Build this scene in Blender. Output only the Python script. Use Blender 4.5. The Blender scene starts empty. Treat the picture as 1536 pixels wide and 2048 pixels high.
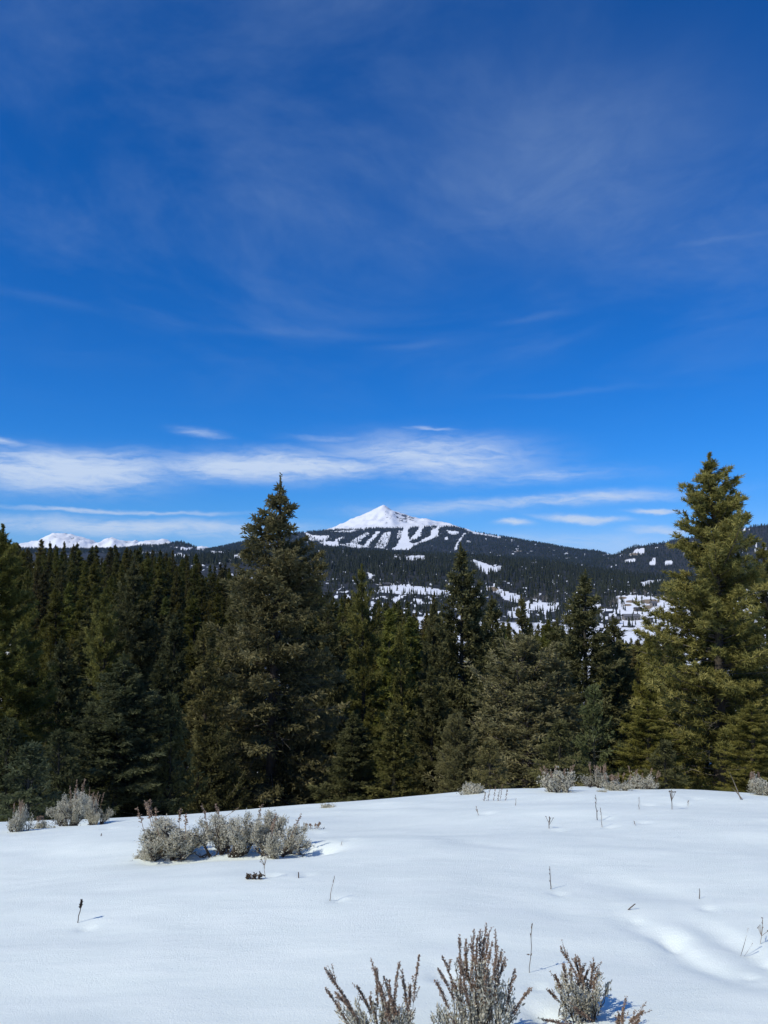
import bpy, math, random
import numpy as np

# ------------------------------------------------------------------ camera, sky, sun, exposure
SC = bpy.context.scene
COL = SC.collection
FPX, W0, H0 = 1540.0, 1536.0, 2048.0            # focal length in pixels of the 1536x2048 frame
PITCH = math.radians(4.68)
CZ = 1.65
cd = bpy.data.cameras.new('camera')
cam = bpy.data.objects.new('camera', cd)
COL.objects.link(cam)
cam.location = (0, 0, CZ)
cam.rotation_euler = (math.radians(90) + PITCH, 0, 0)
cd.sensor_fit = 'VERTICAL'
cd.sensor_height = 36.0
cd.lens = 36.0 * FPX / H0
cd.clip_start = 0.05
cd.clip_end = 60000
SC.camera = cam

SUN_EL, SUN_AZ = math.radians(45), math.radians(234)     # azimuth clockwise from +Y (view direction)
SC.view_settings.view_transform = 'Standard'
SC.view_settings.look = 'None'
SC.view_settings.gamma = 1.0
SC.view_settings.use_curve_mapping = False
SC.view_settings.exposure = 0.0

sd = bpy.data.lights.new('sun', 'SUN')
sun = bpy.data.objects.new('sun', sd)
COL.objects.link(sun)
sd.energy = 3.65
sd.angle = math.radians(0.53)
sd.color = (1.0, 0.97, 0.86)
sun.rotation_euler = (math.radians(90) - SUN_EL, 0, -SUN_AZ + math.pi)
sun.location = (-200, -60, 150)

SC.cycles.max_bounces = 6
SC.cycles.diffuse_bounces = 3
SC.cycles.glossy_bounces = 2
SC.cycles.transmission_bounces = 3
SC.cycles.volume_bounces = 0
SC.cycles.transparent_max_bounces = 4
SC.cycles.use_denoising = True
SC.cycles.sample_clamp_indirect = 4.0


class NT:
    """Small helper for node trees."""
    def __init__(self, tree):
        self.t = tree

    def n(self, typ, **kw):
        nd = self.t.nodes.new(typ)
        for k, v in kw.items():
            setattr(nd, k, v)
        return nd

    def put(self, sock, v):
        if isinstance(v, bpy.types.NodeSocket):
            self.t.links.new(v, sock)
        elif v is not None:
            sock.default_value = v

    def m(self, op, a, b=None, c=None, clamp=False):
        nd = self.n('ShaderNodeMath', operation=op, use_clamp=clamp)
        for i, v in enumerate((a, b, c)):
            self.put(nd.inputs[i], v)
        return nd.outputs[0]

    def mix(self, fac, a, b, blend='MIX'):
        nd = self.n('ShaderNodeMix', data_type='RGBA', blend_type=blend)
        self.put(nd.inputs[0], fac)
        self.put(nd.inputs[6], a)
        self.put(nd.inputs[7], b)
        return nd.outputs[2]

    def smooth(self, v, a, b, lo=0.0, hi=1.0):
        nd = self.n('ShaderNodeMapRange', interpolation_type='SMOOTHSTEP')
        self.put(nd.inputs[0], v)
        for i, x in enumerate((a, b, lo, hi)):
            nd.inputs[i + 1].default_value = x
        return nd.outputs[0]

    def noise(self, vec, scale, detail=4, rough=0.55, dist=0.0):
        nd = self.n('ShaderNodeTexNoise')
        self.put(nd.inputs['Vector'], vec)
        nd.inputs['Scale'].default_value = scale
        nd.inputs['Detail'].default_value = detail
        nd.inputs['Roughness'].default_value = rough
        nd.inputs['Distortion'].default_value = dist
        return nd.outputs['Fac']

    def xyz(self, x, y, z=0.0):
        nd = self.n('ShaderNodeCombineXYZ')
        for i, v in enumerate((x, y, z)):
            self.put(nd.inputs[i], v)
        return nd.outputs[0]


def make_world():
    w = bpy.data.worlds.new('World')
    SC.world = w
    w.use_nodes = True
    t = w.node_tree
    t.nodes.clear()
    N = NT(t)
    out = N.n('ShaderNodeOutputWorld')
    bg = N.n('ShaderNodeBackground')
    t.links.new(bg.outputs[0], out.inputs[0])
    sky = N.n('ShaderNodeTexSky')
    sky.sky_type = 'NISHITA'
    sky.sun_disc = False
    sky.sun_elevation = SUN_EL
    sky.sun_rotation = SUN_AZ
    sky.altitude = 2100
    sky.air_density = 1.0
    sky.dust_density = 0.7
    sky.ozone_density = 3.0
    hs = N.n('ShaderNodeHueSaturation')
    hs.inputs['Hue'].default_value = 0.5
    hs.inputs['Saturation'].default_value = SKY_SAT
    hs.inputs['Value'].default_value = 1.0
    t.links.new(sky.outputs[0], hs.inputs['Color'])
    sr = N.n('ShaderNodeSeparateColor')
    t.links.new(hs.outputs[0], sr.inputs[0])
    cr = N.n('ShaderNodeCombineColor')                      # camera white balance: deeper blue than the raw sky
    N.put(cr.inputs[0], N.m('MULTIPLY', N.m('POWER', N.m('MULTIPLY', sr.outputs[0], SKY_STR), 1.75), 0.92 / SKY_STR))
    N.put(cr.inputs[1], N.m('MULTIPLY', sr.outputs[1], 0.84))
    N.put(cr.inputs[2], N.m('MULTIPLY', sr.outputs[2], 1.40))
    skyc = cr.outputs[0]
    # direction -> azimuth (degrees, clockwise from +Y) and elevation
    tc = N.n('ShaderNodeTexCoord')
    sp = N.n('ShaderNodeSeparateXYZ')
    t.links.new(tc.outputs['Generated'], sp.inputs[0])
    az = N.m('MULTIPLY', N.m('ARCTAN2', sp.outputs[0], sp.outputs[1]), 57.29578)
    el = N.m('MULTIPLY', N.m('ARCSINE', sp.outputs[2]), 57.29578)
    # streaky fields
    wob = N.m('SUBTRACT', N.noise(N.xyz(N.m('MULTIPLY', az, 0.16), N.m('MULTIPLY', el, 0.35), 3.1), 1.0, 5, 0.6), 0.5)
    el2 = N.m('ADD', el, N.m('MULTIPLY', wob, 1.5))
    streak = N.noise(N.xyz(N.m('MULTIPLY', az, 0.13), N.m('MULTIPLY', el2, 1.05), 0.7), 1.0, 9, 0.62, 0.35)
    fine = N.noise(N.xyz(N.m('MULTIPLY', az, 0.5), N.m('MULTIPLY', el2, 2.2), 5.7), 1.0, 9, 0.68, 0.7)
    tex = N.m('ADD', N.m('MULTIPLY', streak, 0.6), N.m('MULTIPLY', fine, 0.4))
    low = None
    # az, el, width, height, strength, slope
    banks = [(-23, 7.1, 8, 1.5, 1.15, 0.03), (-8, 7.95, 9, 1.15, 1.15, 0.02), (3.5, 8.6, 8, 1.7, 0.85, -0.03),
             (12.5, 7.4, 4, 0.28, 0.6, -0.02), (-19, 4.55, 9, 0.20, 0.75, 0.0), (-18, 3.4, 13, 0.75, 0.85, 0.0),
             (13, 5.45, 9, 0.5, 0.85, 0.03), (4, 4.9, 8, 0.7, 0.5, 0.02), (9.6, 3.75, 1.3, 0.24, 1.0, 0.0),
             (14.5, 4.0, 3.2, 0.26, 1.0, -0.07), (19.6, 4.35, 1.8, 0.2, 1.0, -0.03), (20, 3.1, 3, 0.3, 0.6, 0.0),
             (-13.6, 10.3, 2.0, 0.4, 0.6, -0.12), (3.5, 10.75, 2.3, 0.20, 0.5, -0.03), (-4, 10.1, 4, 0.35, 0.35, 0.02),
             (-27, 8.9, 2.5, 0.35, 0.6, -0.1),
             (-5, 2.6, 9, 0.7, 0.5, 0.0), (14, 2.4, 12, 0.8, 0.4, 0.0), (10, 7.4, 9, 0.8, 0.45, 0.0)]
    for a0, e0, sa, se, st, sl in banks:
        da = N.m('SUBTRACT', az, a0)
        x = N.m('DIVIDE', da, sa)
        y = N.m('DIVIDE', N.m('SUBTRACT', N.m('SUBTRACT', el2, e0), N.m('MULTIPLY', da, sl)), se)
        r = N.m('ADD', N.m('MULTIPLY', x, x), N.m('MULTIPLY', y, y))
        g = N.m('MULTIPLY', N.m('EXPONENT', N.m('MULTIPLY', r, -1.0)), st)
        low = g if low is None else N.m('MAXIMUM', low, g)
    # the same kind of low streaks goes on all round the horizon
    side = N.smooth(N.m('ABSOLUTE', az), 28, 40)
    band = N.m('MULTIPLY', N.smooth(el, 1.5, 3.5), N.m('SUBTRACT', 1.0, N.smooth(el, 7.5, 10.5)))
    low = N.m('MAXIMUM', low, N.m('MULTIPLY', N.m('MULTIPLY', side, band), 0.75))
    lowc = N.m('MULTIPLY', low, N.smooth(tex, 0.14, 0.68))
    lowc = N.m('MULTIPLY', N.smooth(lowc, 0.0, 0.85), 0.86)
    # thin high veil
    pz = N.m('MAXIMUM', sp.outputs[2], 0.08)
    pv = N.xyz(N.m('DIVIDE', sp.outputs[0], pz), N.m('DIVIDE', sp.outputs[1], pz), 0.0)
    mp = N.n('ShaderNodeMapping')
    mp.inputs['Rotation'].default_value = (0, 0, math.radians(25))
    mp.inputs['Scale'].default_value = (1.0, 0.7, 1.0)
    mp.inputs['Location'].default_value = (0.85, 0.1, 0)
    t.links.new(pv, mp.inputs[0])
    v1 = N.noise(mp.outputs[0], 1.1, 9, 0.6, 0.5)
    v2 = N.noise(mp.outputs[0], 3.6, 8, 0.65, 0.8)
    veil = N.m('MULTIPLY', N.smooth(v1, 0.40, 0.78), N.m('ADD', 0.45, N.m('MULTIPLY', v2, 1.0)))
    da = N.m('DIVIDE', N.m('SUBTRACT', az, 14.0), 11.0)
    de = N.m('DIVIDE', N.m('SUBTRACT', el, 28.0), 5.5)
    cir = N.m('EXPONENT', N.m('MULTIPLY', N.m('ADD', N.m('MULTIPLY', da, da), N.m('MULTIPLY', de, de)), -1.0))
    veil = N.m('ADD', veil, N.m('MULTIPLY', cir, N.m('MULTIPLY', v2, 1.5)))
    veil = N.m('MULTIPLY', N.m('MULTIPLY', veil, N.smooth(el, 9, 26)), 0.29)
    stre = None
    for a0, e0, sa, se, st, sl in ((11.5, 18.5, 2.6, 0.3, 0.09, 0.08), (-6, 17.6, 7, 0.35, 0.08, -0.02), (-24, 18.4, 3, 0.35, 0.06, -0.1),
                                   (24, 22.2, 3.0, 0.16, 0.07, -0.01), (14, 13.2, 5, 0.2, 0.07, 0.0), (2, 16.9, 2.5, 0.3, 0.08, 0.05)):
        da = N.m('SUBTRACT', az, a0)
        x = N.m('DIVIDE', da, sa)
        y = N.m('DIVIDE', N.m('SUBTRACT', N.m('SUBTRACT', el2, e0), N.m('MULTIPLY', da, sl)), se)
        r = N.m('ADD', N.m('MULTIPLY', x, x), N.m('MULTIPLY', y, y))
        g = N.m('MULTIPLY', N.m('EXPONENT', N.m('MULTIPLY', r, -1.0)), st)
        stre = g if stre is None else N.m('MAXIMUM', stre, g)
    c1 = N.mix(N.m('ADD', veil, stre, clamp=True), skyc, VEIL_COL)
    c2 = N.mix(lowc, c1, CLOUD_COL)
    t.links.new(c2, bg.inputs[0])
    bg.inputs[1].default_value = SKY_STR
    w.cycles.sampling_method = 'MANUAL'
    w.cycles.sample_map_resolution = 256


SKY_SAT = 1.25
SKY_STR = 0.10
VEIL_COL = (3.5, 4.9, 7.0, 1)
CLOUD_COL = (7.2, 8.3, 9.8, 1)
make_world()

# ------------------------------------------------------------------ numeric helpers
CP, SP = math.cos(PITCH), math.sin(PITCH)


def at(px, py, Y):
    """World point at depth Y (metres along +Y) that the photograph shows at pixel px, py."""
    xc = (np.asarray(px, float) - 768.0) / FPX
    yc = (1024.0 - np.asarray(py, float)) / FPX
    t = Y / (CP - yc * SP)
    return t * xc, Y + 0 * t, CZ + t * (SP + yc * CP)


def proj(X, Y, Z):
    d = Y * CP + (Z - CZ) * SP
    u = -Y * SP + (Z - CZ) * CP
    return 768 + FPX * X / d, 1024 - FPX * u / d


def _h(ix, iy, s):
    n = (ix.astype(np.int64) * 374761393 + iy.astype(np.int64) * 668265263 + s * 974711) & 0xffffffff
    n = ((n ^ (n >> 13)) * 1274126177) & 0xffffffff
    n = ((n ^ (n >> 16)) * 2246822519) & 0xffffffff
    return ((n ^ (n >> 15)) & 0xffffff) / float(0xffffff)


def vn(x, y, s=0):
    x = np.asarray(x, float)
    y = np.asarray(y, float)
    ix, iy = np.floor(x), np.floor(y)
    fx, fy = x - ix, y - iy
    fx = fx * fx * fx * (fx * (fx * 6 - 15) + 10)
    fy = fy * fy * fy * (fy * (fy * 6 - 15) + 10)
    a, b = _h(ix, iy, s), _h(ix + 1, iy, s)
    c, d = _h(ix, iy + 1, s), _h(ix + 1, iy + 1, s)
    return (a + (b - a) * fx) * (1 - fy) + (c + (d - c) * fx) * fy - 0.5


def fbm(x, y, s=0, o=4, g=0.5):
    r, a = 0, 1.0
    for i in range(o):
        r = r + a * vn(x * 2 ** i, y * 2 ** i, s + 17 * i)
        a *= g
    return r


def sstep(x, a, b):
    t = np.clip((x - a) / (b - a), 0, 1)
    return t * t * (3 - 2 * t)


def in_poly(px, py, poly):
    r = np.zeros(np.shape(px), bool)
    n = len(poly)
    j = n - 1
    for i in range(n):
        xi, yi = poly[i]
        xj, yj = poly[j]
        c = ((yi > py) != (yj > py)) & (px < (xj - xi) * (py - yi) / ((yj - yi) or 1e-9) + xi)
        r ^= c
        j = i
    return r


def seg_dist(px, py, pts):
    """Distance to a polyline and the position along it (0..1)."""
    best = np.full(np.shape(px), 1e9)
    par = np.zeros(np.shape(px))
    n = len(pts) - 1
    for i in range(n):
        (x0, y0), (x1, y1) = pts[i][:2], pts[i + 1][:2]
        dx, dy = x1 - x0, y1 - y0
        t = np.clip(((px - x0) * dx + (py - y0) * dy) / (dx * dx + dy * dy), 0, 1)
        d = np.hypot(px - x0 - t * dx, py - y0 - t * dy)
        k = d < best
        best = np.where(k, d, best)
        par = np.where(k, (i + t) / n, par)
    return best, par


# ------------------------------------------------------------------ mesh helpers
def mesh_np(name, V, F, mat, tint=None, smooth=False):
    """One mesh from vertex array V and face array F ((n,3) or (n,4), or a list of both)."""
    Fs = F if isinstance(F, (list, tuple)) else [F]
    Fs = [np.asarray(f, np.int32) for f in Fs if len(f)]
    me = bpy.data.meshes.new(name)
    V = np.asarray(V, np.float32)
    me.vertices.add(len(V))
    me.vertices.foreach_set('co', V.ravel())
    nl = sum(f.size for f in Fs)
    me.loops.add(nl)
    me.loops.foreach_set('vertex_index', np.concatenate([f.ravel() for f in Fs]))
    npoly = sum(len(f) for f in Fs)
    me.polygons.add(npoly)
    st, o = [], 0
    for f in Fs:
        k = f.shape[1]
        st.append(np.arange(o, o + f.size, k, dtype=np.int32))
        o += f.size
    me.polygons.foreach_set('loop_start', np.concatenate(st))
    me.polygons.foreach_set('use_smooth', np.full(npoly, smooth, bool))
    if tint is not None:
        T = np.asarray(tint, np.float32)
        if T.ndim == 1:
            T = np.stack([T, T, T], 1)
        T = np.concatenate([T, np.ones((len(T), 1), np.float32)], 1)
        at_ = me.attributes.new('tint', 'FLOAT_COLOR', 'POINT')
        at_.data.foreach_set('color', T.ravel())
    me.materials.append(mat)
    me.update(calc_edges=True)
    me.validate()
    return me


def obj(name, me, parent=None, loc=(0, 0, 0)):
    o = bpy.data.objects.new(name, me)
    COL.objects.link(o)
    o.location = loc
    if parent is not None:
        o.parent = parent
    return o


def tag(o, label=None, cat=None, group=None, kind=None):
    if label:
        o['label'] = label
    if cat:
        o['category'] = cat
    if group:
        o['group'] = group
    if kind:
        o['kind'] = kind
    return o


def unit(v):
    return v / np.maximum(np.linalg.norm(v, axis=-1, keepdims=True), 1e-9)


class Geo:
    """Collects tubes, boxes and blades; build() makes ONE mesh."""
    def __init__(self):
        self.V, self.T, self.Q, self.C, self.n = [], [], [], [], 0

    def add(self, V, T=None, Q=None, c=0.5):
        V = np.asarray(V, float)
        self.V.append(V)
        if T is not None and len(T):
            self.T.append(np.asarray(T) + self.n)
        if Q is not None and len(Q):
            self.Q.append(np.asarray(Q) + self.n)
        self.C.append(np.full(len(V), c) if np.isscalar(c) else np.asarray(c, float))
        self.n += len(V)

    def tube(self, P, R, sides=6, c=0.5):
        P = np.asarray(P, float)
        n = len(P)
        R = np.broadcast_to(np.asarray(R, float), (n,))
        tg = unit(np.gradient(P, axis=0))
        ref = np.array([1.0, 0, 0]) if abs(tg[0, 0]) < 0.8 else np.array([0, 1.0, 0])
        a = unit(np.cross(tg, ref))
        b = np.cross(tg, a)
        th = np.arange(sides) * 2 * math.pi / sides
        ring = P[:, None] + R[:, None, None] * (np.cos(th)[None, :, None] * a[:, None] + np.sin(th)[None, :, None] * b[:, None])
        V = ring.reshape(-1, 3)
        i = np.arange(n - 1)[:, None] * sides
        k = np.arange(sides)[None]
        k2 = (k + 1) % sides
        Q = np.stack([i + k, i + k2, i + sides + k2, i + sides + k], -1).reshape(-1, 4)
        self.add(V, Q=Q, c=c)

    def box(self, x0, y0, z0, x1, y1, z1, c=0.5):
        V = [(x, y, z) for z in (z0, z1) for y in (y0, y1) for x in (x0, x1)]
        Q = [(0, 2, 3, 1), (4, 5, 7, 6), (0, 1, 5, 4), (2, 6, 7, 3), (0, 4, 6, 2), (1, 3, 7, 5)]
        self.add(V, Q=Q, c=c)

    def diamonds(self, P, D, L, Wd, c, rng, cross=True):
        """Needle shoots / leaves: flat (or crossed) diamonds starting at P along D."""
        n = len(P)
        if n == 0:
            return
        rv = unit(rng.normal(size=(n, 3)))
        a = unit(np.cross(D, rv))
        b = np.cross(D, a)
        L = np.broadcast_to(np.asarray(L, float), (n,))[:, None]
        Wd = np.broadcast_to(np.asarray(Wd, float), (n,))[:, None]
        mid = P + D * L * 0.45
        tip = P + D * L
        o = np.arange(n)[:, None]
        if cross:
            V = np.stack([P, tip, mid + a * Wd, mid - a * Wd, mid + b * Wd, mid - b * Wd], 1).reshape(-1, 3)
            o = o * 6
            Q = np.concatenate([o + np.array([[0, 2, 1, 3]]), o + np.array([[0, 4, 1, 5]])])
            self.add(V, Q=Q, c=np.repeat(np.broadcast_to(c, (n,)), 6))
        else:
            V = np.stack([P, tip, mid + a * Wd, mid - a * Wd], 1).reshape(-1, 3)
            o = o * 4
            self.add(V, Q=o + np.array([[0, 2, 1, 3]]), c=np.repeat(np.broadcast_to(c, (n,)), 4))

    def blades(self, P, D, L, Wd, c, rng):
        """Single thin triangles (pine needles, grass)."""
        n = len(P)
        a = unit(np.cross(D, unit(rng.normal(size=(n, 3)))))
        L = np.broadcast_to(np.asarray(L, float), (n,))[:, None]
        V = np.stack([P - a * Wd, P + a * Wd, P + D * L], 1).reshape(-1, 3)
        T = np.arange(n)[:, None] * 3 + np.array([[0, 1, 2]])
        self.add(V, T=T, c=np.repeat(np.broadcast_to(c, (n,)), 3))

    def mesh(self, name, mat, smooth=False):
        V = np.concatenate(self.V)
        F = []
        if self.T:
            F.append(np.concatenate(self.T))
        if self.Q:
            F.append(np.concatenate(self.Q))
        return mesh_np(name, V, F, mat, np.concatenate(self.C), smooth)


# ------------------------------------------------------------------ materials
def new_mat(name):
    m = bpy.data.materials.new(name)
    m.use_nodes = True
    t = m.node_tree
    N = NT(t)
    b = t.nodes['Principled BSDF']
    return m, N, b


def ramp_mat(name, stops, rough=0.8, spec=0.2, obj_tint=True, noise=0.0, nscale=30.0, trans=0.0, bump=0.0):
    """Colour from the mesh's 'tint' value through a ramp, times the object's own colour."""
    m, N, b = new_mat(name)
    at_ = N.n('ShaderNodeAttribute', attribute_name='tint')
    rp = N.n('ShaderNodeValToRGB')
    while len(rp.color_ramp.elements) < len(stops):
        rp.color_ramp.elements.new(0.5)
    for e, (p, c) in zip(rp.color_ramp.elements, stops):
        e.position = p
        e.color = (*c, 1)
    fac = at_.outputs['Fac']
    tc = N.n('ShaderNodeTexCoord')
    if noise:
        nz = N.noise(tc.outputs['Object'], nscale, 4, 0.6)
        fac = N.m('ADD', fac, N.m('MULTIPLY', N.m('SUBTRACT', nz, 0.5), noise))
    N.put(rp.inputs[0], fac)
    c = rp.outputs[0]
    if obj_tint:
        oi = N.n('ShaderNodeObjectInfo')
        c = N.mix(1.0, c, oi.outputs['Color'], 'MULTIPLY')
    N.put(b.inputs['Base Color'], c)
    b.inputs['Roughness'].default_value = rough
    b.inputs['Specular IOR Level'].default_value = spec
    if bump:
        bp = N.n('ShaderNodeBump')
        bp.inputs['Strength'].default_value = bump
        bp.inputs['Distance'].default_value = 0.02
        N.put(bp.inputs['Height'], N.noise(tc.outputs['Object'], nscale, 5, 0.65))
        N.put(b.inputs['Normal'], bp.outputs[0])
    if trans:
        tr = N.n('ShaderNodeBsdfTranslucent')
        N.put(tr.inputs[0], c)
        mx = N.n('ShaderNodeMixShader')
        mx.inputs[0].default_value = trans
        N.t.links.new(b.outputs[0], mx.inputs[1])
        N.t.links.new(tr.outputs[0], mx.inputs[2])
        N.t.links.new(mx.outputs[0], N.t.nodes['Material Output'].inputs[0])
    return m


MAT = {}
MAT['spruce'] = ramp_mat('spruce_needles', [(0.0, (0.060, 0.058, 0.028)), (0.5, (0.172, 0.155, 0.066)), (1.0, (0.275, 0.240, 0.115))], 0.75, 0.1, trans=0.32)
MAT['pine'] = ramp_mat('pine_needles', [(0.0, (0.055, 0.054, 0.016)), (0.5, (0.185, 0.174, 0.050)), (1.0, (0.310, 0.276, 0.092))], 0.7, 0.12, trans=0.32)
MAT['bark'] = ramp_mat('conifer_bark', [(0.0, (0.03, 0.025, 0.02)), (0.5, (0.075, 0.062, 0.05)), (1.0, (0.22, 0.20, 0.17))], 0.9, 0.1, noise=0.5, nscale=12, bump=0.6)
MAT['far'] = ramp_mat('far_conifer_needles', [(0.0, (0.014, 0.019, 0.014)), (1.0, (0.046, 0.052, 0.032))], 0.8, 0.1, obj_tint=False)
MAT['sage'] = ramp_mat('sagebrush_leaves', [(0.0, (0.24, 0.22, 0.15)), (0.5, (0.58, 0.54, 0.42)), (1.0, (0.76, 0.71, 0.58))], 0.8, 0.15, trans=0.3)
MAT['sage_wood'] = ramp_mat('sagebrush_stems', [(0.0, (0.03, 0.024, 0.02)), (0.5, (0.075, 0.058, 0.046)), (1.0, (0.17, 0.145, 0.12))], 0.9, 0.1, noise=0.5, nscale=40)
MAT['seed'] = ramp_mat('sagebrush_seed_heads', [(0.0, (0.11, 0.070, 0.048)), (0.5, (0.26, 0.175, 0.125)), (1.0, (0.44, 0.33, 0.24))], 0.85, 0.1)
MAT['straw'] = ramp_mat('dry_straw', [(0.0, (0.06, 0.045, 0.035)), (0.5, (0.20, 0.15, 0.105)), (1.0, (0.40, 0.33, 0.24))], 0.8, 0.15)
MAT['aspen'] = ramp_mat('bare_twigs', [(0.0, (0.13, 0.11, 0.10)), (1.0, (0.28, 0.25, 0.22))], 0.9, 0.1)


def snow_mat():
    m, N, b = new_mat('wind_packed_snow')
    g = N.n('ShaderNodeNewGeometry')
    P = g.outputs['Position']
    mp = N.n('ShaderNodeMapping')
    mp.inputs['Scale'].default_value = (0.55, 1.6, 1)
    N.put(mp.inputs[0], P)
    n1 = N.noise(mp.outputs[0], 5.0, 6, 0.55)
    n2 = N.noise(P, 95.0, 5, 0.7)
    n3 = N.noise(P, 320.0, 2, 0.6)
    hgt = N.m('ADD', N.m('MULTIPLY', n1, 0.007), N.m('ADD', N.m('MULTIPLY', n2, 0.0032), N.m('MULTIPLY', n3, 0.0018)))
    bp = N.n('ShaderNodeBump')
    bp.inputs['Strength'].default_value = 1.0
    bp.inputs['Distance'].default_value = 1.0
    N.put(bp.inputs['Height'], hgt)
    N.put(b.inputs['Normal'], bp.outputs[0])
    c = N.mix(N.smooth(n1, 0.35, 0.7), (0.82, 0.875, 0.805, 1), (0.87, 0.915, 0.84, 1))
    N.put(b.inputs['Base Color'], c)
    sp = N.smooth(N.noise(P, 210.0, 1, 0.5), 0.73, 0.78)
    N.put(b.inputs['Roughness'], N.m('SUBTRACT', 0.62, N.m('MULTIPLY', sp, 0.35)))
    b.inputs['Specular IOR Level'].default_value = 0.35
    return m


def terrain_mat():
    """tint: red = forest floor, green = bare rock, blue = dry grass; the rest is snow."""
    m, N, b = new_mat('snowy_terrain')
    at_ = N.n('ShaderNodeAttribute', attribute_name='tint')
    s = N.n('ShaderNodeSeparateColor')
    N.put(s.inputs[0], at_.outputs['Color'])
    g = N.n('ShaderNodeNewGeometry')
    P = g.outputs['Position']
    nf = N.noise(P, 0.05, 6, 0.7)
    nm = N.noise(P, 0.009, 7, 0.65)
    snow = N.mix(nm, (0.84, 0.85, 0.87, 1), (0.90, 0.90, 0.90, 1))
    floor = N.mix(N.smooth(nf, 0.35, 0.7), (0.018, 0.020, 0.017, 1), (0.065, 0.060, 0.050, 1))  # shade on the snow beneath trees is put into this dark colour
    rock = N.mix(N.smooth(N.noise(P, 0.03, 8, 0.75), 0.35, 0.65), (0.055, 0.056, 0.06, 1), (0.18, 0.178, 0.175, 1))
    grass = N.mix(nf, (0.20, 0.14, 0.085, 1), (0.33, 0.26, 0.17, 1))
    c = N.mix(N.smooth(N.m('ADD', s.outputs[1], N.m('MULTIPLY', N.m('SUBTRACT', nm, 0.5), 0.9)), 0.40, 0.60), snow, rock)
    c = N.mix(N.smooth(N.m('ADD', s.outputs[2], N.m('MULTIPLY', N.m('SUBTRACT', nf, 0.5), 0.8)), 0.42, 0.58), c, grass)
    c = N.mix(N.smooth(s.outputs[0], 0.3, 0.7), c, floor)
    N.put(b.inputs['Base Color'], c)
    b.inputs['Roughness'].default_value = 0.75
    b.inputs['Specular IOR Level'].default_value = 0.15
    return m


MAT['snow'] = snow_mat()
MAT['terrain'] = terrain_mat()

# ------------------------------------------------------------------ the lie of the land
# profiles: depth Y -> ground height across the view; written as heights (near) or photograph rows (far)
PXG = np.arange(-1400, 2940, 4.0)
KN = []


def prof_z(Y, pts):
    KN.append((Y, np.interp(PXG, [p[0] for p in pts], [p[1] for p in pts])))


def prof_row(Y, pts, off=0.0):
    r = np.interp(PXG, [p[0] for p in pts], [p[1] for p in pts])
    if Y < 8000:
        r = np.convolve(np.pad(r, 3, 'edge'), [0.1, 0.2, 0.4, 0.2, 0.1], 'same')[3:-3]
    KN.append((Y, at(PXG, r, Y)[2] + off))


LMR = (-400, 300, 750, 1250, 1900)
for Y, *z in ((20, -5.5, -5.2, -4.8, -4.2, -4.2), (30, -10, -10.5, -10, -8.5, -8.0), (45, -13, -14, -13.5, -13, -12), (60, -13, -15, -16, -17.5, -16),
              (100, -9, -11.5, -17.5, -21, -19), (150, -4, -7, -18.5, -25, -22), (220, 0, -4, -19, -29, -26),
              (400, -6, -11, -30, -37, -32), (600, -14, -17, -34, -43, -37)):
    prof_z(Y, list(zip(LMR, z)))
prof_row(800, [(-400, 1175), (300, 1185), (700, 1213), (1000, 1228), (1250, 1243), (1536, 1240), (1900, 1230)])
prof_row(1000, [(-400, 1150), (400, 1152), (600, 1172), (750, 1187), (850, 1192), (950, 1203), (1050, 1216), (1200, 1216), (1300, 1210), (1536, 1200), (1900, 1190)])
prof_row(1250, [(-400, 1140), (400, 1138), (600, 1150), (750, 1165), (850, 1172), (950, 1178), (1100, 1194), (1200, 1191), (1300, 1185), (1536, 1172), (1900, 1160)])
prof_row(1700, [(-400, 1125), (400, 1120), (600, 1122), (750, 1132), (850, 1140), (950, 1138), (1100, 1153), (1250, 1167), (1336, 1170), (1536, 1158), (1900, 1150)])
crest = [(-400, 1110), (300, 1112), (400, 1114), (470, 1106), (635, 1097), (768, 1108), (911, 1112), (939, 1112), (1108, 1128), (1258, 1149), (1336, 1156), (1536, 1160), (1900, 1150)]
prof_row(2400, crest)
prof_row(2900, crest, -45)
prof_row(4200, [(-400, 1112), (250, 1108), (400, 1112), (600, 1112), (900, 1118), (1108, 1128), (1258, 1145), (1336, 1150), (1536, 1140), (1900, 1120)])
prof_row(5200, [(-400, 1098), (100, 1097), (240, 1097), (280, 1092), (320, 1092), (345, 1086), (365, 1085), (390, 1095), (415, 1101), (440, 1101), (480, 1098), (609, 1102), (768, 1106), (900, 1106),
                (1060, 1112), (1193, 1122), (1225, 1112), (1242, 1104), (1265, 1092), (1290, 1090), (1323, 1087), (1349, 1082), (1420, 1070), (1536, 1050), (1700, 1040), (1900, 1036)])
prof_row(6000, [(-400, 1106), (240, 1104), (345, 1096), (400, 1106), (430, 1100), (480, 1093), (540, 1084), (609, 1082), (700, 1083), (768, 1084), (869, 1084), (947, 1086), (1003, 1090), (1060, 1095),
                (1141, 1106), (1193, 1112), (1225, 1124), (1258, 1128), (1323, 1120), (1400, 1100), (1536, 1075), (1900, 1060)])
prof_row(7000, [(-400, 1112), (300, 1110), (400, 1104), (430, 1099), (480, 1087), (540, 1073), (609, 1063), (667, 1059), (742, 1057), (807, 1055), (869, 1052), (911, 1052), (930, 1057), (947, 1062), (1003, 1071),
                (1060, 1080), (1141, 1094), (1193, 1100), (1212, 1105), (1258, 1124), (1300, 1136), (1536, 1140), (1900, 1130)])
prof_row(7700, [(-400, 1122), (400, 1116), (609, 1072), (667, 1062), (742, 1060), (807, 1058), (869, 1055), (911, 1056), (947, 1068), (1003, 1078), (1060, 1090), (1212, 1118), (1536, 1140), (1900, 1130)])
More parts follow.
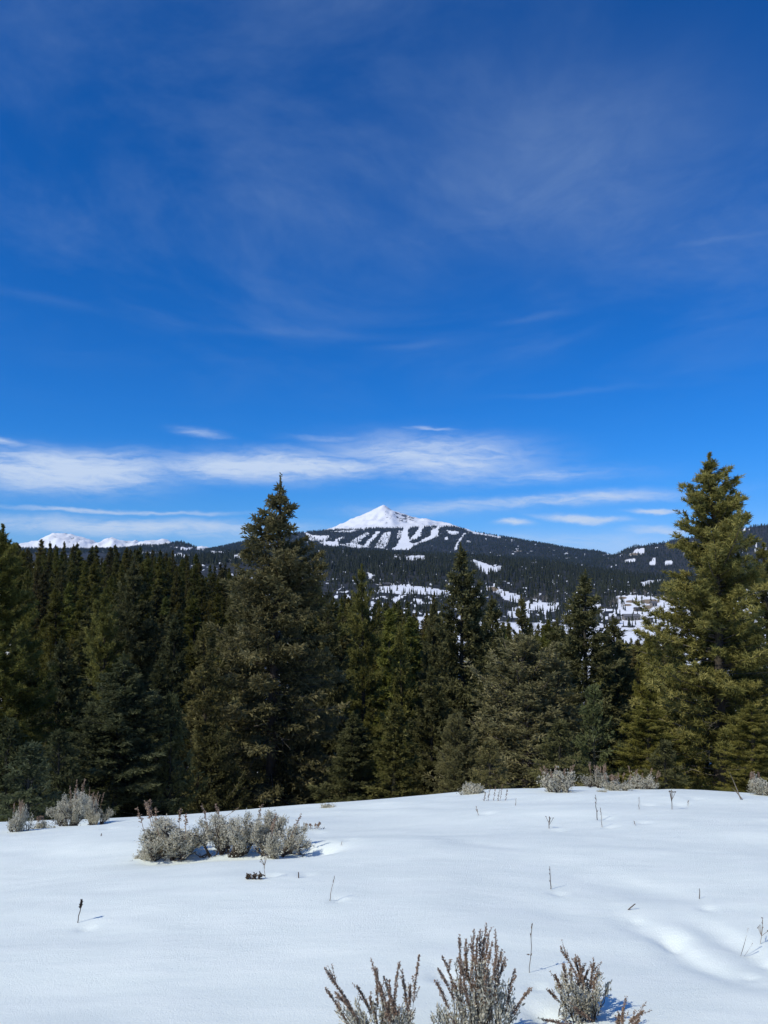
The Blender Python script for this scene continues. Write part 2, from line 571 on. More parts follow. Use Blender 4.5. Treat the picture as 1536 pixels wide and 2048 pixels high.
prof_row(8700, [(-400, 1120), (500, 1110), (600, 1078), (667, 1060), (700, 1049), (735, 1041), (768, 1033), (784, 1031), (796, 1041), (812, 1046), (835, 1044), (853, 1043), (880, 1049), (911, 1054), (960, 1075), (1100, 1110), (1900, 1130)])
prof_row(9500, [(-400, 1118), (400, 1118), (560, 1090), (640, 1066), (667, 1057), (697, 1041), (723, 1030), (750, 1017), (766, 1009), (771, 1010), (781, 1017), (793, 1023), (802, 1024), (827, 1033), (840, 1037), (853, 1036), (866, 1041),
                (885, 1045), (911, 1051), (940, 1062), (1000, 1080), (1100, 1110), (1900, 1130)])
prof_row(10300, [(-400, 1105), (0, 1104), (65, 1092), (110, 1078), (150, 1085), (200, 1092), (222, 1083), (262, 1089), (325, 1086), (360, 1094), (420, 1104), (700, 1060), (768, 1040), (853, 1050), (950, 1090), (1050, 1135), (1900, 1140)])
prof_row(11000, [(-400, 1110), (0, 1103), (40, 1090), (65, 1082), (85, 1074), (100, 1067), (120, 1067), (135, 1070), (150, 1075), (175, 1079), (198, 1083), (207, 1079), (220, 1076), (240, 1080), (260, 1083), (300, 1084), (325, 1080), (335, 1082), (350, 1088), (400, 1093), (415, 1098), (480, 1110), (768, 1090), (950, 1125), (1100, 1140), (1900, 1140)])
prof_row(12500, [(-400, 1130), (1900, 1130)])
KY = np.log(np.array([k[0] for k in KN], float))
KZ = np.array([k[1] for k in KN])

CREST_PX = (0, 340, 640, 900, 1150, 1536)
CREST_ROW = (1653, 1640, 1612, 1585, 1576, 1585)
CREST_D = (10.5, 10.3, 11.3, 12.4, 13.0, 12.6)
_ang = np.arctan((np.array(CREST_ROW) - 1024) / FPX) - PITCH
C_U = (np.array(CREST_PX) - 768) / FPX
C_B = CZ / np.array(CREST_D) ** 2
C_A = np.tan(_ang) * 1.0 - 2 * CZ / np.array(CREST_D)


U_T = np.linspace(-1.2, 1.2, 601)
_k = np.hanning(91) / np.hanning(91).sum()
A_T = np.convolve(np.pad(np.interp(U_T, C_U, C_A), 45, 'edge'), _k, 'valid')
B_T = np.convolve(np.pad(np.interp(U_T, C_U, C_B), 45, 'edge'), _k, 'valid')


def near_smooth(X, Y):
    Yc = np.maximum(Y, 0.0)
    u = X / np.maximum(Y, 3.5)
    a = np.interp(u, U_T, A_T)
    b = np.interp(u, U_T, B_T)
    return -a * Yc - b * Yc ** 2 - 0.004 * np.minimum(Y, 0) ** 2 * 0.5


DENTS = []          # (x, y, depth, radius x, radius y): melt hollows by stems and shrubs
GROOVES = []        # (points, depth, width)


def near_detail(X, Y):
    z = 0.15 * vn(X / 3.6 + 7, Y / 1.9, 5) + 0.075 * vn(X / 1.7, Y / 0.9, 9) + 0.030 * vn(X / 0.8, Y / 0.4, 12) + 0.008 * vn(X / 0.35, Y / 0.16, 14)
    for x, y, dp, rx, ry in DENTS:
        dx, dy = X - x, Y - y
        z = z - dp * np.exp(-(dx / rx) ** 2 - (dy / ry) ** 2)
    for pts, dp, wd in GROOVES:
        d, t = seg_dist(X + 0.05 * vn(X / 0.17, Y / 0.17, 61), Y + 0.09 * vn(X / 0.2, Y / 0.2, 62), pts)
        k = np.exp(-(d / wd) ** 2) * np.sin(np.clip(t, 0.03, 0.97) * math.pi) ** 0.5
        z = z - dp * k
    return z


def far_smooth(X, Y):
    Y = np.maximum(Y, 20.0)
    px = np.clip(768 + FPX * X / (Y * CP), PXG[0], PXG[-1] - 4.01)
    ly = np.clip(np.log(Y), KY[0], KY[-1] - 1e-6)
    i = np.clip(np.searchsorted(KY, ly, 'right') - 1, 0, len(KY) - 2)
    f = (ly - KY[i]) / (KY[i + 1] - KY[i])
    j = (px - PXG[0]) / 4.0
    j0 = np.floor(j).astype(int)
    g = j - j0
    za = KZ[i, j0] * (1 - g) + KZ[i, j0 + 1] * g
    zb = KZ[i + 1, j0] * (1 - g) + KZ[i + 1, j0 + 1] * g
    return za * (1 - f) + zb * f


def far_detail(X, Y):
    z = 0.7 * fbm(X / 18, Y / 18, 3, 3) * sstep(Y, 30, 60)
    z = z + 5.0 * fbm(X / 160, Y / 160, 8, 3) * sstep(Y, 500, 1100)
    z = z + 22.0 * fbm(X / 700, Y / 700, 21, 4) * sstep(Y, 3600, 4600)
    rid = 1 - 2 * np.abs(fbm(X / 330 + Y / 1500, Y / 1000, 33, 4))
    rid2 = 1 - 2 * np.abs(fbm(X / 130 - Y / 700, Y / 420, 37, 3))
    z = z + (34.0 * (rid - 0.6) + 26.0 * (rid2 - 0.6)) * sstep(Y, 7900, 8400) * (1 - 0.7 * np.exp(-((Y - 9500) / 120.0) ** 2))
    z = z + (30.0 * (rid - 0.6) + 22.0 * (rid2 - 0.6)) * sstep(Y, 9900, 10400) * (1 - 0.6 * np.exp(-((Y - 11000) / 120.0) ** 2))
    return z


def G(X, Y, detail=True):
    X = np.asarray(X, float)
    Y = np.asarray(Y, float)
    k = sstep(Y, 17.0, 31.0)
    z = near_smooth(X, Y) * (1 - k) + far_smooth(X, Y) * k
    if detail:
        z = z + near_detail(X, Y) * (1 - sstep(Y, 20, 40)) + far_detail(X, Y)
    return z


def hit(px, py, lo=1.2, hi=60.0, detail=True):
    """Where the photograph's pixel meets the ground."""
    Y = np.geomspace(lo, hi, 4000)
    X, _, Z = at(px, py, Y)
    d = Z - G(X, Y, detail)
    k = np.argmax(d < 0)
    if not (d < 0).any():
        k = np.argmin(d)
    return float(X[k]), float(Y[k]), float(G(X[k], Y[k], detail))


# ------------------------------------------------------------------ the plants' places in the snow (their melt hollows shape it)
STEMS = [  # base px, base py, top px, top py, kind, label
    (155, 1846, 163, 1803, 'head', 'dark seed-headed stalk standing alone in the smooth snow near the lower left corner'),
    (597, 1756, 597, 1744, 'stub', 'short stub of dry stem sticking out of the snow below the paired sagebrush'),
    (659, 1802, 669, 1752, 'blade', 'thin leaning straw stem right of the short stub, mid snowfield'),
    (682, 1691, 684, 1682, 'blade', 'tiny curled dry leaf poking from the snow right of the paired sagebrush'),
    (530, 1757, 529, 1708, 'umbel', 'very thin pale stem with a fine branched top below the paired sagebrush'),
    (1098, 1657, 1099, 1633, 'yarrow', 'dried yarrow with flat brown flower heads on the right of the snow'),
    (1195, 1640, 1191, 1589, 'twig', 'tall bare dark stem standing in front of the crest shrubs'),
    (1278, 1619, 1278, 1594, 'blade', 'short upright straw stem just below the crest shrubs at right'),
    (1101, 1778, 1100, 1733, 'twig', 'straight dark stem alone in the middle of the right snow'),
    (1399, 1798, 1399, 1777, 'twig', 'short forked stem above the wind-scooped hollow at right'),
    (1257, 1820, 1271, 1807, 'stub', 'short broken twig leaning over the rim of the snow hollow'),
    (1059, 1946, 1063, 1851, 'leafy', 'thin stem with small dead leaves behind the front sagebrush'),
    (1482, 1912, 1497, 1856, 'grass', 'folded dry grass leaf by the right edge in the snow hollow'),
    (1522, 1888, 1526, 1838, 'umbel', 'faint forked stem at the right edge beside the folded grass leaf'),
    (1344, 1619, 1343, 1580, 'yarrow', 'dried flower stalk with small dark heads below the right crest'),
    (1482, 1600, 1456, 1538, 'grass', 'long pale grass blade leaning over the crest before the tall right pine'),
    (1031, 1611, 1032, 1597, 'blade', 'small straw stem left of the crest shrubs on the snow'),
    (1271, 1651, 1268, 1642, 'umbel', 'tiny forked weed right of the tall bare dark stem'),
    (957, 1631, 953, 1615, 'umbel', 'tiny nodding weed below the small crest shrub in mid snow'),
    (202, 1672, 203, 1667, 'stub', 'tiny brown stub on the left snow between the sagebrush'),
    (1376, 1613, 1376, 1601, 'umbel', 'tiny dry tuft near the crest, right of the dried flower stalk'),
    (1204, 1655, 1201, 1618, 'blade', 'thin nodding grass beside the tall bare dark stem'),
    (440, 1640, 476, 1616, 'blade', 'thin pale straw arching over the left crest between shrubs'),
]
SAGE = [  # px base, py base, height px, half width px, stalks, seed, lean, label
    (345, 1716, 88, 68, 7, 11, -0.08, 'rounded grey sagebrush, left one of the pair in the mid snow'),
    (455, 1710, 94, 70, 3, 12, -0.10, 'grey sagebrush with open twisted stems in the middle of the mid-snow clump'),
    (540, 1711, 84, 66, 3, 13, 0.20, 'grey sagebrush leaning outward at the right end of the mid-snow clump'),
    (292, 1716, 34, 26, 0, 14, -0.3, 'small low sagebrush sprawling at the left foot of the paired sagebrush'),
    (140, 1652, 72, 44, 5, 15, -0.05, 'full pale sagebrush on the left crest against dark spruces'),
    (186, 1650, 62, 36, 7, 16, 0.22, 'spiky sagebrush with upright stalks right beside the full left crest shrub'),
    (36, 1662, 54, 24, 7, 17, 0.05, 'small spiky sagebrush near the left edge of the crest'),
    (1122, 1583, 46, 36, 8, 18, 0.0, 'left one of the four crest sagebrush, with tall seed stalks'),
    (1192, 1575, 40, 34, 16, 19, 0.0, 'crest sagebrush with a crown of reddish seed stalks, second of four'),
    (1233, 1581, 30, 34, 9, 20, 0.0, 'low sagebrush with row of stalks, third of four on crest'),
    (1285, 1577, 34, 34, 7, 21, 0.0, 'right one of the four crest sagebrush, stalks on both sides'),
    (1204, 1584, 14, 14, 0, 26, 0.0, 'tiny tuft of sagebrush leaves in front of the crest shrubs'),
    (946, 1588, 26, 24, 0, 22, 0.0, 'small leafy sagebrush alone on the middle of the crest'),
    (1526, 1590, 42, 34, 8, 23, 0.1, 'sagebrush at the right edge of the crest under the pine'),
    (650, 1616, 14, 16, 0, 24, 0.0, 'little sagebrush tips showing over the crest before the big spruce'),
    (628, 1658, 12, 18, 5, 25, 0.0, 'tiny sagebrush with three brown stalks right of the mid-snow clump'),
    (92, 1656, 22, 28, 4, 27, 0.0, 'low brown twiggy sagebrush between the two left crest shrubs'),
]
for bx, by, *_r in STEMS:
    x, y, z = hit(bx, by, detail=False)
    DENTS.append((x + 0.010 * y, y + 0.002 * y, 0.0022 * y + 0.006, 0.0085 * y + 0.01, 0.006 * y + 0.01))
for bx, by, hp, hw, *_r in SAGE:
    x, y, z = hit(bx, by, detail=False)
    if y < 9.5:
        r = hw / FPX * y
        DENTS.append((x + 0.15 * r, y + 0.35 * r, 0.16 * r, 0.95 * r, 0.8 * r))
for a in ((508, 1758),):
    x, y, z = hit(*a, detail=False)
    DENTS.append((x + 0.05, y, 0.02, 0.07, 0.05))
x, y, z = hit(632, 1704, detail=False)
DENTS.append((x, y, 0.07, 0.20, 0.16))
for ppts, dp, wd in (([(1225, 1800), (1265, 1822), (1320, 1842), (1350, 1870), (1400, 1893), (1460, 1912), (1560, 1945)], 0.024, 0.10),
                     ([(1330, 1835), (1362, 1868)], 0.035, 0.06),
                     ([(1390, 1822), (1450, 1850), (1560, 1900)], 0.030, 0.10),
                     ([(860, 1680), (960, 1690), (1080, 1702)], 0.014, 0.16),
                     ([(1130, 1735), (1300, 1768), (1420, 1780)], 0.016, 0.20),
                     ([(1072, 1990), (1110, 2024), (1200, 2044)], 0.05, 0.07),
                     ([(870, 1915), (905, 1935)], 0.02, 0.05)):
    gp = [hit(p[0], p[1], detail=False)[:2] for p in ppts]
    GROOVES.append((gp, dp, wd))

# ------------------------------------------------------------------ near snow
uu = np.concatenate([np.linspace(-6, -0.62, 26)[:-1], np.linspace(-0.60, 0.60, 290), np.linspace(0.62, 6, 26)[1:]])
yy = np.concatenate([-np.geomspace(40, 0.4, 16), [0.0], np.linspace(0.4, 2.4, 14)[:-1], np.geomspace(2.4, 16, 270), np.geomspace(16, 44, 40)[1:]])
UU, YY = np.meshgrid(uu, yy)
XX = UU * np.maximum(np.abs(YY), 5.0) * np.where(YY > 0, 1, 1)
XX = UU * np.where(YY < 5.0, 5.0, YY)
# keep columns near the camera as fine as those further out
nv = len(uu)
ZZ = G(XX, YY)
V = np.stack([XX, YY, ZZ], -1).reshape(-1, 3)
ii = np.arange(len(yy) - 1)[:, None] * nv
jj = np.arange(nv - 1)[None]
Q = np.stack([ii + jj, ii + jj + 1, ii + nv + jj + 1, ii + nv + jj], -1).reshape(-1, 4)
snow = obj('snow_ground', mesh_np('snow_ground', V, Q, MAT['snow'], smooth=True))
tag(snow, kind='structure')

# ------------------------------------------------------------------ clearings, ski runs, rock (in the photograph's pixels, fixed to the ground there)
Z2 = lambda p: (p[0] / 3.072 + 560, p[1] / 3.072 + 960)
Z3 = lambda p: (p[0] / 3.072 + 900, p[1] / 3.072 + 960)
RUN_POLY = [[Z2(p) for p in q] for q in (
    [(760, 284), (792, 283), (788, 335), (800, 385), (835, 392), (795, 430), (680, 430), (715, 402), (742, 350)],
    [(856, 288), (884, 287), (866, 320), (864, 345), (830, 364), (792, 372), (826, 332)],
    [(972, 274), (1022, 276), (975, 300), (968, 345), (930, 362), (870, 385), (800, 414), (770, 408), (860, 376), (905, 350), (925, 340), (922, 312), (958, 296)],
    [(592, 316), (614, 316), (585, 352), (548, 392), (540, 408), (514, 402), (545, 366)],
    [(404, 342), (380, 360), (350, 378), (332, 372), (366, 354)],
    [(240, 384), (300, 376), (355, 378), (362, 410), (300, 404)],
    [(1134, 322), (1142, 326), (1104, 380), (1080, 430), (1070, 436), (1078, 400), (1100, 366)],
    [(1108, 286), (1140, 294), (1190, 316), (1230, 328), (1300, 338), (1362, 350), (1350, 357), (1250, 338), (1190, 330), (1150, 312)],
    [(1010, 304), (1050, 312), (1098, 318), (1090, 336), (1050, 336), (1030, 318)],
    [(1010, 352), (1034, 350), (1030, 366), (1012, 366)],
    [(1150, 374), (1180, 378), (1170, 386), (1150, 384)],
    [(150, 318), (190, 336), (270, 348), (300, 346), (262, 362), (270, 376), (240, 372), (200, 350), (160, 338)],
)]
RUN_SOFT = [[Z2(p) for p in q] for q in (        # thinned, speckled clearings
    [(525, 322), (548, 322), (500, 372), (470, 398), (424, 384), (450, 366)],
    [(640, 322), (684, 318), (670, 372), (640, 425), (580, 412), (610, 370)],
    [(730, 308), (750, 310), (740, 350), (715, 362), (722, 330)],
    [(362, 398), (440, 386), (560, 412), (480, 420)],
    [(168, 345), (300, 340), (280, 380), (180, 372)],
    [(290, 316), (480, 304), (440, 322)],
)]
HILL_POLY = [[(806, 1112), (848, 1111), (849, 1121), (812, 1120)], [(788, 1112), (802, 1113), (800, 1118), (789, 1117)],
             [(944, 1118), (962, 1124), (985, 1132), (990, 1140), (975, 1149), (962, 1142), (950, 1130)], [(978, 1138), (1002, 1131), (1000, 1140), (984, 1146)],
             [(733, 1144), (744, 1148), (748, 1164), (738, 1162)],
             [(756, 1174), (800, 1169), (845, 1173), (905, 1183), (902, 1192), (850, 1188), (800, 1188), (760, 1184)],
             [(972, 1177), (998, 1178), (1040, 1192), (1036, 1206), (1012, 1200), (992, 1186)],
             [(1052, 1202), (1118, 1206), (1116, 1224), (1060, 1220)], [(1025, 1215), (1060, 1210), (1060, 1235), (1020, 1235)],
             [(1281, 1164), (1300, 1162), (1332, 1158), (1332, 1164), (1300, 1169), (1296, 1178), (1281, 1176)],
             [(1232, 1192), (1275, 1190), (1300, 1192), (1330, 1196), (1345, 1212), (1345, 1250), (1250, 1250), (1236, 1222)],
             [(1178, 1206), (1200, 1204), (1206, 1220), (1180, 1224)], [(1400, 1175), (1540, 1180), (1540, 1235), (1400, 1235)],
             [(278, 1106), (326, 1104), (330, 1109), (285, 1111)], [(340, 1110), (384, 1109), (380, 1116), (350, 1116)],
             [(360, 1096), (386, 1094), (384, 1099), (362, 1100)], [(388, 1092), (412, 1095), (410, 1101), (396, 1100)], [(465, 1110), (500, 1112), (505, 1121), (470, 1122)],
             [(420, 1102), (460, 1104), (455, 1109), (425, 1108)],
             [(1270, 1098), (1288, 1096), (1292, 1108), (1266, 1108)], [(1290, 1114), (1312, 1114), (1310, 1119), (1290, 1119)],
             [(1248, 1119), (1270, 1120), (1268, 1125), (1248, 1124)], [(1300, 1124), (1312, 1118), (1312, 1128), (1302, 1130)], [(1328, 1123), (1344, 1122), (1342, 1128), (1330, 1129)],
             [(300, 1088), (312, 1087), (312, 1092), (302, 1093)]]
BROWN = [(985, 1178, 14, 5), (1245, 1196, 10, 3), (1262, 1203, 14, 3), (1300, 1203, 22, 5), (1296, 1214, 12, 4), (1340, 1196, 20, 4), (1270, 1109, 14, 2.5),
         (1255, 1210, 10, 2.5), (770, 1168, 18, 2), (1035, 1102, 10, 1.5), (1300, 1172, 6, 3), (1440, 1186, 22, 4)]


def clearing(px, py, Y):
    """1 where open snow lies, 0.5 where trees stand thinly, 0 in closed forest."""
    j = (vn(px / 3.1, py / 1.7, 71)) * 3.0
    qx, qy = px + j, py + j * 0.5
    c = np.zeros(np.shape(px))
    for q in RUN_POLY:
        c = np.where((Y > 4000) & in_poly(qx, qy, q), 1.0, c)
    for q in RUN_SOFT:
        c = np.where((Y > 4000) & (c == 0) & in_poly(qx, qy, q), 0.55, c)
    for q in HILL_POLY:
        c = np.where(in_poly(qx, qy, q), 1.0, c)
    # the alpine snow above the tree line
    c = np.where((Y > 7050) & (px > 560) & (px < 960), 1.0, c)
    c = np.where(Y > 9000, 1.0, c)
    # small natural gaps
    g1 = fbm(px / 9.0, py / 3.0, 91, 3)
    dens = np.where(Y < 3000, 0.46, 0.52)
    dens = np.where((Y > 4000) & (px > 930), 0.45, dens)
    dens = np.where((Y < 3000) & (py > 1160), 0.40, dens)
    c = np.where((c == 0) & (g1 > dens), 0.8, c)
    # valley floor beyond the near forest
    c = np.where((Y < 960) & (c == 0), np.where(vn(px / 12., py / 6., 55) > np.where(px > 1200, -0.1, 0.22), 0.6, 0.0), c)
    return c


# ------------------------------------------------------------------ distant ground: valley, hills, mountains
uu = (np.concatenate([np.linspace(-1380, -60, 40)[:-1], np.arange(-60, 1597, 3.1), np.linspace(1600, 2900, 40)]) - 768) / FPX * CP
yy = np.concatenate([np.geomspace(41, 700, 50), np.geomspace(700, 2900, 90)[1:], np.geomspace(2900, 5000, 26)[1:], np.linspace(5000, 8000, 70)[1:], np.linspace(8000, 12500, 60)[1:]])
UU, YY = np.meshgrid(uu, yy)
XX = UU * YY
ZZ = G(XX, YY)
ZZ = ZZ - 0.25 * (1 - sstep(YY, 42, 60))
px, py = proj(XX, YY, ZZ)
cl = clearing(px, py, YY)
red = np.where(cl >= 0.99, 0.0, np.where(cl > 0.5, 0.15, 1.0))
red = np.where((YY < 700), np.clip(0.25 + 0.9 * vn(XX / 6, YY / 6, 44), 0, 0.5), red)
rockm = np.zeros_like(red)
rp = [(786, 1020), (800, 1022), (832, 1034), (826, 1042), (808, 1046), (797, 1042), (790, 1030)]
rockm = np.where((YY > 7900) & in_poly(px, py, rp), 0.50 + 0.6 * fbm(px / 3. - py / 5., py / 2.2, 29, 3), rockm)
rockm = np.where((YY > 7900) & (px < 500), 0.30 + 0.35 * fbm(px / 7., py / 3., 12, 3), rockm)
rockm = np.where((YY > 7900) & (px > 640) & (px < 930), np.maximum(rockm, 0.09 + 0.52 * fbm(px / 4. + py / 5., py / 12., 15, 3)), rockm)
rockm = np.where((YY > 7900) & (px > 768) & (px < 930), np.maximum(rockm, 0.26 + 0.5 * fbm(px / 5., py / 3., 19, 3)), rockm)
brown = np.zeros_like(red)
for bx, by, rx, ry in BROWN:
    brown = np.maximum(brown, np.where(YY < 6000, 1.1 * np.exp(-((px - bx) / rx) ** 2 - ((py - by) / ry) ** 2), 0))
red = np.where(brown > 0.4, 0.0, red)
nv = len(uu)
V = np.stack([XX, YY, ZZ], -1).reshape(-1, 3)
ii = np.arange(len(yy) - 1)[:, None] * nv
jj = np.arange(nv - 1)[None]
Q = np.stack([ii + jj, ii + jj + 1, ii + nv + jj + 1, ii + nv + jj], -1).reshape(-1, 4)
# three sheets: forested valley, tree-covered hills and ridge, alpine peaks
land = mesh_np('terrain', V, Q, MAT['terrain'], np.stack([red.ravel(), rockm.ravel(), brown.ravel()], 1), smooth=True)
tag(obj('mountain_terrain', land), kind='structure')


# ------------------------------------------------------------------ far forests (one mass each)
def far_trees(name, X, Y, Zg, Hh, rng, tiers, sides, spread):
    """Ragged stacked cones for trees a few pixels tall; one mesh."""
    n = len(X)
    Vs, Ts, Cs = [], [], []
    tone = np.clip(rng.normal(0.45, 0.22, n), 0, 1)
    base = 0
    for k in range(tiers):
        f0 = 0.06 + 0.80 * k / tiers
        f1 = min(1.0, f0 + 1.35 / tiers) if k < tiers - 1 else 1.0
        rad = spread * (1 - 0.80 * k / tiers)
        th = (np.arange(sides) * 2 * math.pi / sides)[None] + rng.uniform(0, 6.28, (n, 1))
        rr = Hh[:, None] * rad * rng.uniform(0.7, 1.2, (n, sides))
        hz = Zg[:, None] + Hh[:, None] * (f0 + rng.uniform(-0.05, 0.05, (n, sides)))
        ring = np.stack([X[:, None] + rr * np.cos(th), Y[:, None] + rr * np.sin(th), hz], -1)
        apex = np.stack([X + Hh * rng.normal(0, 0.012, n), Y, Zg + Hh * f1], -1)[:, None]
        Vk = np.concatenate([ring, apex], 1).reshape(-1, 3)
        o = base + np.arange(n)[:, None, None] * (sides + 1)
        s = np.arange(sides)
        T = np.stack([s, (s + 1) % sides, np.full(sides, sides)], -1)[None] + o
        Vs.append(Vk)
        Ts.append(T.reshape(-1, 3))
        cc = np.repeat(tone[:, None], sides + 1, 1)
        cc[:, :sides] += 0.15 * (rng.random((n, sides)) - 0.5)
        Cs.append(cc.ravel())
        base += n * (sides + 1)
    me = mesh_np(name, np.concatenate(Vs), np.concatenate(Ts), MAT['far'], np.clip(np.concatenate(Cs), 0, 1))
    return obj(name, me)


rng = np.random.default_rng(5)


def scatter(n, y0, y1, p0, p1, pw=1.0):
    Y = (rng.random(n) * (y1 ** pw - y0 ** pw) + y0 ** pw) ** (1 / pw)
    P = rng.uniform(p0, p1, n)
    X = (P - 768) / FPX * CP * Y
    Z = G(X, Y)
    px, py = proj(X, Y, Z)
    return X, Y, Z, px, py


# wooded hill beyond the village
X, Y, Z, px, py = scatter(17000, 660, 2600, 230, 1600, 1.7)
c = clearing(px, py, Y)
keep = rng.random(len(X)) > np.where(c >= 0.99, np.where(Y < 1300, 0.80, 0.985), np.where(c > 0.5, 0.72, np.where(py < 1165, 0.0, 0.1)))
keep &= ~((px < 560) & (Y < 1400))
X, Y, Z = X[keep], Y[keep], Z[keep]
Hh = rng.uniform(8, 17, len(X)) * (0.62 + 0.38 * sstep(Y, 1000, 1500)) * np.where(rng.random(len(X)) < 0.1, 0.6, 1)
tag(far_trees('hillside_forest', X, Y, Z, Hh, rng, 4, 6, 0.17), 'dark conifer forest covering the hill between the valley and the ski mountain', 'forest', kind='stuff')
# forest on the ski mountain and its neighbours
X, Y, Z, px, py = scatter(36000, 4200, 7080, -60, 1600, 2.0)
c = clearing(px, py, Y)
keep = rng.random(len(X)) > np.where(c >= 0.99, 1.0, np.where(c > 0.7, 0.85, np.where(c > 0.5, 0.62, 0.0)))
X, Y, Z = X[keep], Y[keep], Z[keep]
Hh = rng.uniform(11, 21, len(X))
tag(far_trees('mountain_forest', X, Y, Z, Hh, rng, 2, 5, 0.2), 'blue-dark conifer forest on the ski mountain slopes between white runs', 'forest', kind='stuff')


